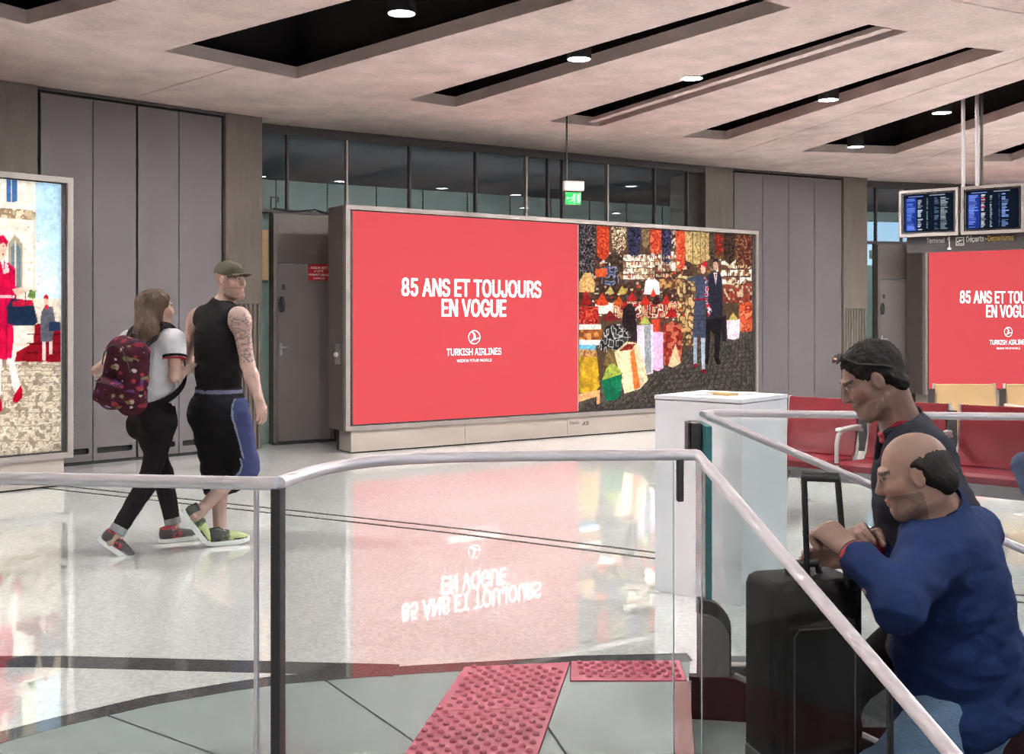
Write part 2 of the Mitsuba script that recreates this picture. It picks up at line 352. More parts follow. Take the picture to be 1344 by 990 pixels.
def down_light(x, y, z=3.75, r=.105, label='', body=.32):
    k = thing('downlight', label, 'ceiling light', 'cylindrical downlights hanging in the ceiling slots')
    obj('housing', lathe([[0, .0+body], [r*1.04, body], [r*1.04, 0.0], [r*.97, 0.0], [r*.97, .006], [0, .006]], 32, (x, y, z)), 'black', k, 40)
    obj('diffuser', lathe([[0, .002], [0.0, .0], [r*.96, .0], [r*.96, .004], [0, .004]][1:4]+[[0, .004]], 32, (x, y, z)), 'lamp_face', k, label='glowing round diffuser',
        emitter=glow(np.array(LAMP_TINT)*LAMP))
seen = [(527, 18, 8.03, 'black cylinder downlight in the widest ceiling slot, top left of centre'), (760, 78, 9.44, 'downlight in the ceiling slot above the red poster'),
        (908, 103, 10.2, 'downlight in the narrow slot with the pale plank'), (1087, 131, 11.2, 'downlight in the slot right of the plank slot'),
        (1236, 148, 11.9, 'downlight in the slot above the departure screens'), (1123, 193, 14.25, 'small downlight at the wall end of the slot above the departure screens')]
for u, v, d, l in seen:
    p = at(u, v, d*2.245/2.30); down_light(p[0], p[1], 3.695, .1025, l, .36)
for r, a in [(9.3, -60), (11.4, -60), (8.4, 10.7), (10.8, 10.7), (13, 10.7), (9.4, .7), (9.5, 21.5), (11.5, 32)]:  # further slot lamps added out of view to light the hall
    p = pol(r, a)
    down_light(p[0], p[1], 3.695, .1025, 'added cylinder downlight in a ceiling slot outside the picture, for more light')
for x, y in [(1.2, 2.0), (4.6, 3.3), (-5.2, 5.6), (-.5, -1.5), (4, -1.5), (-4.4, -.8), (6.3, 6.6)]:  # unseen lamps invented here because the hall needs more light
    down_light(x, y, ZC-.12, .105, 'extra unseen downlight under the ceiling, added for more light', .12)
# the pale plank that runs through the fourth slot
q0, q1 = np.array(pol(7.95, -27.75)), np.array(pol(12.4, -27.55)); dd = (q1-q0)/np.linalg.norm(q1-q0); nn = np.array([-dd[1], dd[0]])*.045
obj('plank', prism(Polygon([q0-nn, q0+nn, q1+nn, q1-nn]), ZC+.02, ZC+.06), 'concrete', ck, label='pale plank running through a ceiling slot')

# ---------------------------------------------------------------- walls
def panel_wall(key, F, us, z1, dark, vents):
    ts = [F.t(u) for u in us]
    obj('backing', F(bx(ts[0]-.03, ts[-1]+.03, .05, .3, 0, z1+.03)), 'black', key)
    for i in range(len(ts)-1):
        g0 = .012 if i in dark or i == 0 else .005; g1 = .012 if i+1 in dark or i == len(ts)-2 else .005
        a, b = ts[i]+g0, ts[i+1]-g1
        poly = sbox(a, .035, b, z1-.02)
        if vents: poly = poly.difference(rrect(a+.035, b-.035, .105, .165, .02))
        obj('panel', F.face(poly, 0, .03), 'panel_grey', key)
    obj('skirting', F(bx(ts[0]-.02, ts[-1]+.02, .02, .06, 0, .035)), 'black', key)

FLw = Frame((-3.15, 11.6), 42.7)
wk = thing('wall_left', kind='structure')
tL = [FLw.t(u) for u in (52, 292, 343)]
obj('pillar', FLw(bx(tL[0]-2.6, tL[0]-.03, -.03, .5, 0, ZC)), 'pillar_concrete', wk)
panel_wall(wk, FLw, [52, 122, 180, 235, 292], 3.66, (2,), True)
obj('pillar_head', FLw(bx(tL[0]-.03, tL[1]+.03, .0, .4, 3.665, ZC)), 'dark_frame', wk)
def pillar(key, F, a, b, zf=1.62):
    obj('pillar', F(bx(a, b, -.02, .55, zf, ZC)), 'pillar_concrete', key)
    w = b-a; n = max(4, int(round(w/.055))); prof = [(a, .5)]
    for i in range(n):
        s = w/n; x = a+i*s; prof += [(x+.06*s, .012), (x+.16*s, -.018), (x+.62*s, -.018), (x+.74*s, .012)]
    prof += [(b, .012), (b, .5)]
    m = prism(Polygon(prof).buffer(0), 0, zf)
    obj('fluted_base', F(m), 'pillar_concrete', key, label='ribbed lower part of the pillar')
pillar(wk, FLw, tL[1]+.03, tL[2])

FRw = Frame((2.83, 15.67), 25.7)
wr = thing('wall_right', kind='structure')
tR = [FRw.t(u) for u in (925, 963, 1105, 1137)]
obj('pillar', FRw(bx(tR[0], tR[1]-.02, -.02, .9, 0, ZC)), 'pillar_concrete', wr)
panel_wall(wr, FRw, [963, 1001, 1035, 1069, 1105], 3.66, (), True)
obj('pillar_head', FRw(bx(tR[1]-.02, tR[2]+.02, .0, .4, 3.665, ZC)), 'dark_frame', wr)
pillar(wr, FRw, tR[2]+.02, tR[3])

def bay(key, F, L, t_door, win):
    """recessed bay: low wall with a door, glazing above it"""
    d0, d1 = t_door
    obj('low_wall', cat(F(bx(d1, L, 0, .12, 0, 2.68)), F(bx(d0, d1, 0, .12, 2.44, 2.68))), 'door_grey', key)
    obj('sill', F(bx(-.1, L, -.02, .14, 2.68, 2.72)), 'dark_frame', key)
B1 = Frame((-2.90, 12.22), 31.0); L1 = 6.75
wb = thing('wall_back', kind='structure')
dA, dB = B1.t(357), B1.t(438)
bay(wb, B1, L1, (dA, dB), None)
B2 = Frame((5.62, 17.30), 14.5); L2 = 6.8
eA, eB = B2.t(1150), B2.t(1214)
bay(wb, B2, L2, (eA, eB), None)
obj('glass_strip', B1(bx(-.12, dA-.02, .05, .06, 0, 2.68)), 'glass_pane', wb)
obj('panel_behind_glass', B1(bx(-.3, dA-.0, .14, .18, 0, 2.68)), 'corridor_wall', wb)
obj('yellow_plate', B1(bx(B1.t(344), B1.t(353.5), .03, .045, 1.9, 2.48)), 'seat_yellow', wb, label='yellowish plate behind the narrow glass')
obj('glass_strip', B2(bx(-.12, eA-.02, .05, .06, 0, 2.68)), 'glass_pane', wb)

obj('bracket', cat(B1(bx(dA-.02, dA-.01, -.03, .0, 2.72, 2.86)), B1(bx(dA-.02, dA+.07, -.03, .0, 2.85, 2.86)), B1(bx(dA+.06, dA+.07, -.03, .0, 2.80, 2.86))), 'dark_frame', wb)
obj('cable', B1(tube(np.array([[dA+.0, -.03, 2.725], [dA+.25, -.06, 2.70], [dA+.5, -.05, 2.735], [dA+.7, -.03, 2.69], [dA+.8, -.02, 2.62]]), .008, 6)), 'black', wb, 40)
def door(n, F, a, b, sign):
    k = thing(f'door_{n}', kind='structure')
    z1 = 2.44
    obj('jamb', cat(F(bx(a, a+.045, -.05, .12, 0, 2.66, .004)), F(bx(b-.03, b, -.04, .12, 0, 2.66, .004)), F(bx(a, b, -.03, .12, 2.10, 2.14)), F(bx(a+.045, b-.03, .0, .03, 2.14, 2.66))), 'bronze', k)
    obj('leaf', F(bx(a+.06, b-.04, .0, .05, .03, 2.09, .004)), 'door_grey', k)
    obj('threshold', F(bx(a, b, -.06, .12, 0, .03)), 'black', k)
    h = cat(F(rbox(a+.09, a+.12, -.015, .001, 1.03, 1.18, .006)), F(tube(np.array([[a+.105, -.01, 1.12], [a+.105, -.05, 1.12], [a+.17, -.055, 1.125]]), .010)))
    obj('handle', h, 'grey_metal', k, 40, label='grey metal lever handle')
    ring = []
    for i in range(25):
        q = i/24*2*np.pi; ring.append([a+.11+.028*np.cos(q), -.016, 1.62+.085*np.sin(q)])
    obj('pull', cat(F(tube(np.array(ring), .009, 8)), F(bx(a+.10, a+.12, -.012, .0, 1.55, 1.70))), 'black', k, label='black oval flush pull')
    obj('lock_plate', F(bx(a+.12, a+.155, -.012, .0, 1.79, 1.85)), 'black', k)
    if sign:
        s0, s1 = F.t(404), F.t(432)
        obj('notice', F(bx(s0, s1, -.012, .0, 1.905, 2.10)), 'sign_red', k, label='small red notice with white lettering')
        w = s1-s0; ls = []
        for z, sx, tx in ((2.055, .8, 'ACCES INTERDIT'), (2.015, .45, 'A TOUTE'), (1.972, .95, 'PERSONNE ETRANGERE'), (1.93, .55, 'AU SERVICE')):
            tmesh = text(tx, .024, .002, True, .8); tw = np.ptp(tmesh.vertices[:, 0]); tmesh.vertices[:, 0] *= w*sx/tw
            ls.append(F(shift(tmesh, (s0+s1)/2, -.0125, z-.012)))
        obj('notice_lettering', cat(*ls), 'letter_white', k)
    return k
door(1, B1, dA, dB, True)
door(2, B2, eA, eB, False)

# glazing above the low walls
def glazing(name, F, L, mull):
    k = thing(name, kind='structure')
    ts = [-.1]+[t for t in mull]+[L]
    for a, b in zip(ts[:-1], ts[1:]):
        obj('pane', F(sheet([[a+.004, .05, 2.72], [b-.004, .05, 2.72]], [[a+.004, .05, ZC], [b-.004, .05, ZC]])), 'glass_dark', k)
    for i, t in enumerate(mull):
        obj('mullion', F(bx(t-.012, t+.012, .03, .10, 2.72, ZC)), 'steel_satin' if i % 3 == 1 else 'dark_frame', k)
    obj('head', F(bx(-.1, L, .0, .12, ZC-.10, ZC)), 'dark_frame', k)
glazing('window_1', B1, L1, [B1.t(u) for u in (379, 457, 540, 627, 693, 722, 741, 800, 862, 905)])
glazing('window_2', B2, L2, [B2.t(u) for u in (1152, 1186, 1230, 1290)])
# the passage behind the glazing
wc = thing('wall_passage', kind='structure')
BP = Frame((-6.5, 15.2), 30); Lp = 11.6
obj('panel_wall', BP(bx(-1, Lp, 0, .1, 0, ZC)), 'corridor_wall', wc)
for i in range(10):
    x = 3.2+i*.85; obj('panel_joint', BP(bx(x, x+.02, -.01, .02, 0, ZC)), 'dark_frame', wc)
BQ = Frame(tuple(BP.pt(Lp, 0, 0)[:2]), 12)
obj('panel_wall', cat(BQ(bx(0, 9, 0, .1, 0, 2.55)), BQ(bx(0, 9, 0, .1, 3.45, ZC)), BQ(bx(0, 1.2, 0, .1, 2.55, 3.45)), BQ(bx(4.9, 9, 0, .1, 2.55, 3.45))), 'corridor_wall', wc)
kw = thing('window_3', kind='structure')
obj('pane', BQ(sheet([[1.2, .05, 2.55], [4.9, .05, 2.55]], [[1.2, .05, 3.45], [4.9, .05, 3.45]])), 'glass_pane', kw)
for x in (1.2, 2.4, 3.6, 4.87): obj('mullion', BQ(bx(x, x+.03, .0, .1, 2.55, 3.45)), 'dark_frame', kw)
cc = thing('ceiling_passage', kind='structure')
cpoly = Polygon([B1.pt(-2, .3, 0)[:2], B1.pt(L1+.3, .3, 0)[:2], FRw.pt(0, .9, 0)[:2], FRw.pt(tR[3], .9, 0)[:2], B2.pt(0, .3, 0)[:2], B2.pt(L2+3, .3, 0)[:2], (17, 22), (-9, 22), (-9, 12)])
obj('slab', prism(cpoly.buffer(0), ZC-.06, ZC-.005), 'corridor_dark', cc)
for F, L, n, w in ((B1, L1, 3, 55), (B2, L2, 3, 45)):  # unseen strips added behind the low walls to brighten the passage
    for i in range(n):
        a, b = .3+i*(L-.6)/n, .3+(i+1)*(L-.6)/n-.4
        k = thing('added_strip_light', 'added strip light hidden behind the low wall to brighten the passage', 'light', 'added strip lights behind the low wall')
        obj('housing', F(bx(a, b, .125, .16, 2.44, 2.58)), 'white_plastic', k)
        q = trimesh.Trimesh([F.pt(a, .165, 2.46), F.pt(b, .165, 2.46), F.pt(b, .165, 2.56), F.pt(a, .165, 2.56)], [[0, 2, 1], [0, 3, 2]], process=False)
        obj('diffuser', q, 'lamp_face', k, emitter=glow(np.array((.86, 1.0, .98))*w))

# outer walls of the hall, outside the picture: windows added behind the camera to let daylight in
wo = thing('wall_hall', kind='structure')
obj('side', bx(-13, -12.8, -9, 26, 0, ZC), 'pillar_concrete', wo); obj('side', bx(16.8, 17, -9, 26, 0, ZC), 'pillar_concrete', wo)
wins = [(1, 6), (7, 12)]
poly = sbox(-13, 0, 17, ZC).difference(unary_union([sbox(a, .9, b, 3.3) for a, b in wins]))
m = prism(poly, 0, .25); v = m.vertices.copy(); m.vertices = np.c_[v[:, 0], -9+v[:, 2], v[:, 1]]; m.invert()
obj('window_side', m, 'pillar_concrete', wo)
for i, (a, b) in enumerate(wins):
    k = thing(f'window_{4+i}', kind='structure')
    obj('pane', trimesh.Trimesh([[a, -8.85, .9], [b, -8.85, .9], [b, -8.85, 3.3], [a, -8.85, 3.3]], [[0, 1, 2], [0, 2, 3]], process=False), 'glass_pane', k)
    for x in np.linspace(a, b, 4): obj('mullion', bx(x-.03, x+.03, -8.95, -8.75, .9, 3.3), 'dark_frame', k)

# the courtyard's glass front, outside the picture: daylight from the right
kc = thing('window_6', kind='structure')
cc_ = np.array(court.exterior.coords)[:-1]
for i in range(len(cc_)):
    a, b = cc_[i], cc_[(i+1) % len(cc_)]
    obj('pane', trimesh.Trimesh([[*a, 0], [*b, 0], [*b, ZC], [*a, ZC]], [[0, 1, 2], [0, 2, 3]], process=False), 'glass_pane', kc)
    obj('mullion', bx(a[0]-.04, a[0]+.04, a[1]-.04, a[1]+.04, 0, ZC), 'dark_frame', kc)

# ---------------------------------------------------------------- printed posters: vertex colours on a flat sheet, lit from behind
def srgb(c):
    c = np.asarray(c, float)/255
    return np.where(c < .04045, c/12.92, ((c+.055)/1.055)**2.4)
class Print:
    """a flat print: a grid over width w, height h (metres), painted in its own coordinates (x right, z up)"""
    def __init__(s, w, h, nx, nz, base, xs=None):
        xs = np.linspace(0, w, nx) if xs is None else xs; nx = len(xs)
        s.w, s.h, s.nx, s.nz = w, h, nx, nz
        s.X, s.Z = np.meshgrid(xs, np.linspace(0, h, nz)); s.c = np.empty((nz, nx, 3)); s.c[:] = base
    def inside(s, poly):
        p = np.asarray(poly, float); x, z = s.X, s.Z; r = np.zeros(x.shape, bool)
        for (x0, z0), (x1, z1) in zip(p, np.roll(p, -1, 0)):
            r ^= ((z0 > z) != (z1 > z)) & (x < (x1-x0)*(z-z0)/(z1-z0+1e-12)+x0)
        return r
    def poly(s, pts, col, var=0, f=40, seed=0, cols=None):
        m = s.inside(pts); n = m.sum()
        if not n: return
        c = np.broadcast_to(np.asarray(col, float), (n, 3)).copy(); P = np.c_[s.X[m]*f, s.Z[m]*f, np.zeros(n)]
        if cols is not None:
            k = np.clip((meshkit.noise(P, seed)*1.6-.3)*len(cols), 0, len(cols)-.01).astype(int); c = np.asarray(cols, float)[k]
        if var: c *= (1+var*(meshkit.noise(P*1.3+5, seed+3)-.5)*2)[:, None]
        s.c[m] = np.clip(c, 0, 255)
    def fade(s, tone, k, grain, seed=2):                     # the print's own paleness and grain
        s.c = s.c*(1-k)+np.array(tone, float)*k
        s.c *= (1+grain*(meshkit.noise(np.stack([s.X*95, s.Z*95, 0*s.X], -1), seed)-.5)+grain*(meshkit.noise(np.stack([s.X*38, s.Z*38, 0*s.X], -1), seed+1)-.5))[..., None]; s.c = np.clip(s.c, 0, 255)
    def mesh(s):
        v = np.c_[s.X.ravel(), np.zeros(s.X.size), s.Z.ravel()]; i = np.arange(s.nx*s.nz).reshape(s.nz, s.nx)
        a, b, c, d = i[:-1, :-1].ravel(), i[:-1, 1:].ravel(), i[1:, 1:].ravel(), i[1:, :-1].ravel()
        return trimesh.Trimesh(v, np.vstack([np.c_[a, b, c], np.c_[a, c, d]]), process=False), srgb(s.c.reshape(-1, 3))

PW, PZ0, PZ1 = 3.03, .31, 2.62
PH = PZ1-PZ0
def ell(cx, cy, rx, ry, n=20):
    a = np.linspace(0, 2*np.pi, n, endpoint=False); return np.c_[cx+rx*np.cos(a), cy+ry*np.sin(a)]
def market(nx=420, nz=320):
    P = Print(PW, PH, nx, nz, (88, 68, 52))
    def M(pts):                      # the picture's own layout: 805 x 870 units, z downwards
        p = np.asarray(pts, float); x = (p[:, 0]-35)/805
        top, bot = 45+50*x, 915-45*x
        return np.c_[x*PW, PH*(1-(p[:, 1]-top)/(bot-top))]
    def pg(pts, c, **k): P.poly(M(pts), c, **k)
    def R(x0, y0, x1, y1, c, **k): pg([(x0, y0), (x1, y0), (x1, y1), (x0, y1)], c, **k)
    pg([(30, 760), (300, 780), (480, 650), (600, 590), (845, 530), (845, 930), (30, 940)], (80, 74, 68), var=.35, f=28)
    for i in range(26):              # paving joints of the pictured street
        x = 130+i*34; pg([(x, 930), (x+4, 930), (x*.45+440, 560), (x*.45+437, 560)], (52, 47, 44))
    for j in range(16):
        y = 600+j*18+j*j*.4; pg([(300, y+60), (845, y), (845, y+3), (300, y+64)], (56, 51, 47))
    R(38, 180, 540, 420, (70, 50, 42), var=.4, f=30, seed=4)
    rg = np.random.default_rng(11)
    for i in range(420):
        x, y = rg.uniform(38, 800), rg.uniform(170, 420); w, h = rg.uniform(5, 18), rg.uniform(5, 16)
        if x > 620 and y > 400: continue
        c = [(214, 196, 164), (176, 60, 44), (232, 226, 214), (150, 110, 70), (60, 44, 38), (196, 150, 84), (120, 46, 40), (96, 104, 124)][rg.integers(8)]
        R(x, y, x+w, y+h, np.array(c)*rg.uniform(.7, 1.05))
    R(225, 185, 365, 305, (225, 220, 205), f=22, cols=[(235, 232, 222), (205, 196, 178), (245, 243, 236), (150, 130, 108)], seed=5)
    for y in (215, 245, 275, 300): R(225, y, 480, y+6, (96, 70, 50))
    R(380, 170, 475, 260, (236, 230, 218), f=24, cols=[(240, 238, 230), (196, 180, 160), (120, 84, 60)], seed=6)
    R(655, 215, 835, 335, (240, 236, 228), f=20, cols=[(246, 244, 238), (232, 226, 214), (128, 96, 74), (90, 60, 46)], seed=8)
    for y in (250, 285, 320): R(690, y, 830, y+7, (70, 46, 36))
    R(130, 240, 205, 330, (95, 105, 130), f=25, cols=[(70, 80, 120), (150, 160, 180), (60, 46, 44)], seed=9)
    R(385, 300, 470, 345, (190, 150, 100), f=26, cols=[(200, 160, 104), (150, 104, 66), (96, 62, 44)], seed=10)
    R(465, 285, 560, 610, (150, 120, 84), f=20, cols=[(190, 160, 112), (120, 90, 62), (70, 52, 40), (206, 182, 140)], seed=11)
    for x0, x1, y1, cs in [(38, 106, 280, [(40, 36, 42), (70, 62, 66), (150, 140, 140), (30, 26, 30)]), (110, 166, 205, [(196, 66, 40), (150, 40, 28), (214, 100, 60)]), (172, 238, 172, [(206, 184, 150), (110, 74, 50), (60, 40, 32), (232, 220, 196)]),
                           (244, 302, 195, [(44, 44, 74), (74, 74, 110), (26, 26, 40)]), (304, 342, 150, [(150, 128, 96), (120, 100, 74)]), (340, 402, 180, [(192, 72, 46), (146, 40, 30), (222, 120, 80)]), (394, 442, 228, [(44, 42, 72), (84, 80, 120), (30, 26, 36)]),
                           (438, 466, 150, [(60, 44, 40), (210, 200, 180)]), (460, 506, 255, [(206, 84, 50), (170, 50, 34), (230, 130, 90)]), (504, 622, 225, [(190, 168, 118), (206, 188, 140), (150, 126, 84)]), (622, 652, 250, [(60, 48, 40), (90, 74, 60)]),
                           (648, 692, 190, [(176, 50, 42), (120, 30, 28), (90, 50, 40)]), (692, 752, 225, [(58, 42, 36), (88, 64, 50), (36, 26, 24)]), (752, 842, 250, [(74, 40, 34), (120, 44, 36), (50, 34, 30), (150, 110, 80)])]:
        pg([(x0, 30), (x1, 30), (x1-3, y1-14), ((x0+x1)/2, y1+8), (x0+3, y1-14)], cs[0], cols=cs, f=46, seed=int(x0))
    for x in (540, 575, 600): R(x, 80, x+5, 225, (120, 98, 62))
    for i in range(160):
        x, y = rg.uniform(38, 500), rg.uniform(395, 500); c = [(176, 44, 38), (226, 214, 190), (96, 40, 36), (206, 120, 60), (60, 40, 38)][rg.integers(5)]
        P.poly(M(ell(x, y, rg.uniform(3, 9), rg.uniform(3, 8), 8)), np.array(c)*rg.uniform(.75, 1.05))
    pg([(38, 310), (60, 270), (85, 270), (105, 320), (100, 360), (38, 360)], (206, 170, 116), var=.2)
    R(105, 250, 155, 290, (206, 96, 50), var=.3)
    pg([(316, 372), (322, 310), (340, 298), (366, 298), (384, 314), (388, 372)], (240, 240, 240), var=.05)
    pg(M2 := [(343, 300), (341, 284), (352, 276), (364, 284), (363, 302)], (176, 128, 100))
    R(105, 412, 195, 462, (238, 232, 222), var=.08); R(180, 405, 470, 480, (150, 60, 48), cols=[(150, 40, 36), (230, 220, 206), (96, 36, 30), (206, 170, 130)], f=22, seed=15)
    for x0, x1, y0, y1, c in [(42, 92, 352, 416, (150, 30, 32)), (106, 163, 360, 418, (196, 70, 40)), (183, 228, 374, 420, (186, 84, 36)), (240, 284, 358, 396, (172, 36, 34)), (300, 346, 372, 416, (190, 44, 36)), (348, 392, 374, 412, (52, 30, 32)),
                              (400, 434, 366, 412, (186, 48, 34)), (344, 372, 342, 376, (200, 60, 44)), (150, 186, 330, 366, (190, 176, 110)), (200, 240, 330, 366, (186, 170, 90)), (412, 470, 428, 474, (160, 28, 30)), (130, 205, 445, 490, (120, 36, 34))]:
        pg([(x0, y1), ((x0+x1)/2, y0), (x1, y1), ((x0+x1)/2, y1+7)], c, var=.15, f=50)
    R(38, 425, 118, 510, (150, 36, 34), cols=[(176, 46, 40), (120, 24, 26), (206, 90, 70)], f=40, seed=17)
    R(38, 510, 130, 534, (232, 230, 226)); R(38, 534, 136, 582, (196, 130, 66), cols=[(206, 146, 80), (150, 90, 44), (120, 70, 36)], f=18, seed=18); R(38, 582, 136, 606, (234, 232, 228)); R(38, 604, 108, 632, (110, 180, 206))
    pg([(220, 590), (222, 440), (250, 412), (275, 430), (288, 590)], (40, 28, 32), var=.3)
    pg([(115, 625), (150, 520), (205, 505), (262, 560), (240, 620), (180, 650)], (40, 38, 42), cols=[(32, 30, 34), (40, 38, 42), (210, 206, 202), (60, 58, 62)], f=26, seed=19)
    pg([(140, 700), (160, 620), (205, 640), (200, 720)], (120, 100, 60), var=.2)
    pg([(400, 515), (445, 496), (490, 515), (490, 690), (450, 712), (408, 700)], (150, 56, 44), cols=[(150, 50, 40), (120, 34, 32), (190, 110, 84)], f=22, seed=21)
    pg([(425, 706), (460, 600), (486, 690), (450, 714)], (226, 196, 160), var=.1)
    R(352, 486, 390, 548, (196, 70, 44), var=.2)
    pg([(355, 545), (402, 545), (404, 715), (380, 730), (354, 722)], (232, 184, 214), var=.08)
    pg([(284, 515), (356, 510), (356, 738), (318, 752), (290, 720)], (226, 210, 226), var=.08); pg([(316, 512), (346, 512), (350, 735), (322, 745)], (150, 156, 160), var=.12)
    pg([(294, 510), (320, 466), (346, 508)], (176, 184, 96), var=.1)
    pg([(186, 640), (240, 590), (290, 600), (318, 700), (334, 770), (300, 812), (230, 834)], (222, 208, 176), var=.12, f=14)
    pg([(204, 636), (240, 604), (278, 602), (262, 628)], (130, 40, 34), var=.2); pg([(254, 640), (272, 626), (300, 805), (272, 816)], (214, 120, 58), var=.1)
    pg([(38, 660), (112, 640), (124, 800), (100, 828), (38, 828)], (190, 156, 46), var=.22, f=12); R(38, 628, 110, 662, (186, 140, 96), cols=[(206, 160, 110), (150, 100, 66)], f=40, seed=22)
    pg([(36, 835), (124, 815), (124, 880), (112, 884), (110, 846), (36, 872)], (226, 178, 130), var=.1)
    pg([(130, 770), (220, 735), (212, 845), (190, 866), (150, 866)], (22, 120, 84), var=.15, f=9); pg([(133, 772), (152, 715), (176, 690), (206, 712), (219, 742)], (166, 180, 84), var=.15)
    R(770, 395, 842, 545, (190, 90, 56), cols=[(196, 96, 58), (150, 50, 40), (214, 140, 96)], f=20, seed=23); R(690, 320, 845, 410, (110, 64, 50), cols=[(120, 60, 46), (170, 70, 52), (60, 40, 34), (200, 180, 150)], f=24, seed=24)
    pg([(708, 492), (776, 486), (772, 576), (740, 584), (712, 578)], (236, 216, 228), var=.06); pg([(714, 494), (740, 456), (768, 490)], (186, 170, 96), var=.1)
    # the pictured couple
    R(545, 570, 562, 704, (168, 176, 190)); pg([(580, 575), (602, 575), (600, 728), (586, 728)], (176, 184, 198)); pg([(542, 700), (560, 692), (566, 710), (550, 714)], (120, 24, 36)); pg([(582, 724), (602, 720), (608, 738), (590, 744)], (120, 24, 36))
    pg([(606, 470), (682, 470), (680, 560), (668, 680), (648, 680), (646, 560), (628, 540), (620, 680), (604, 680)], (28, 24, 28)); pg([(600, 672), (620, 672), (616, 698), (600, 696)], (20, 16, 18)); pg([(646, 672), (668, 670), (680, 696), (660, 702)], (20, 16, 18))
    pg([(612, 288), (640, 264), (668, 264), (684, 290), (690, 480), (606, 490)], (40, 40, 54), var=.12); pg([(643, 270), (662, 270), (654, 330)], (232, 230, 232)); pg([(649, 274), (656, 274), (654, 322)], (170, 60, 90))
    P.poly(M(ell(653, 236, 13, 25)), (206, 170, 150)); pg([(640, 224), (644, 204), (664, 204), (667, 226), (654, 216)], (40, 28, 26))
    pg([(680, 480), (704, 470), (706, 590), (684, 594)], (34, 30, 36)); 
    pg([(512, 296), (552, 284), (606, 284), (612, 330), (600, 440), (606, 572), (540, 574), (548, 440), (556, 350), (552, 312), (516, 308)], (70, 76, 98), var=.12, f=20)
    for y in range(470, 570, 18): R(544, y, 602, y+3, (52, 56, 76))
    P.poly(M(ell(592, 252, 12, 24)), (226, 192, 172)); pg([(586, 238), (592, 214), (610, 222), (611, 250), (604, 240)], (180, 26, 44)); pg([(594, 288), (614, 300), (622, 370), (612, 400), (636, 450), (616, 480), (600, 380), (606, 330)], (214, 90, 110), cols=[(186, 40, 66), (236, 220, 222), (80, 76, 100)], f=30, seed=27)
    pg([(546, 392), (604, 388), (604, 398), (546, 402)], (150, 30, 50))
    for i in range(230):             # bottles, tins and packets on the pictured shelves
        x, y = rg.uniform(225, 480), rg.choice([203, 233, 263, 290])+rg.uniform(-3, 3); w = rg.uniform(2, 6)
        R(x, y-rg.uniform(8, 17), x+w, y, np.array([(246, 240, 226), (206, 186, 150), (120, 92, 70), (176, 70, 50), (228, 206, 160)][rg.integers(5)])*rg.uniform(.8, 1.05))
    for i in range(90):
        x, y = rg.uniform(660, 830), rg.choice([248, 283, 318])+rg.uniform(-3, 3); w = rg.uniform(3, 9)
        if x < 700: continue
        R(x, y-rg.uniform(6, 18), x+w, y, np.array([(246, 240, 226), (150, 110, 80), (96, 60, 44), (228, 206, 160)][rg.integers(4)])*rg.uniform(.8, 1.05))
    P.fade((212, 204, 196), .10, .22)
    return P.mesh()
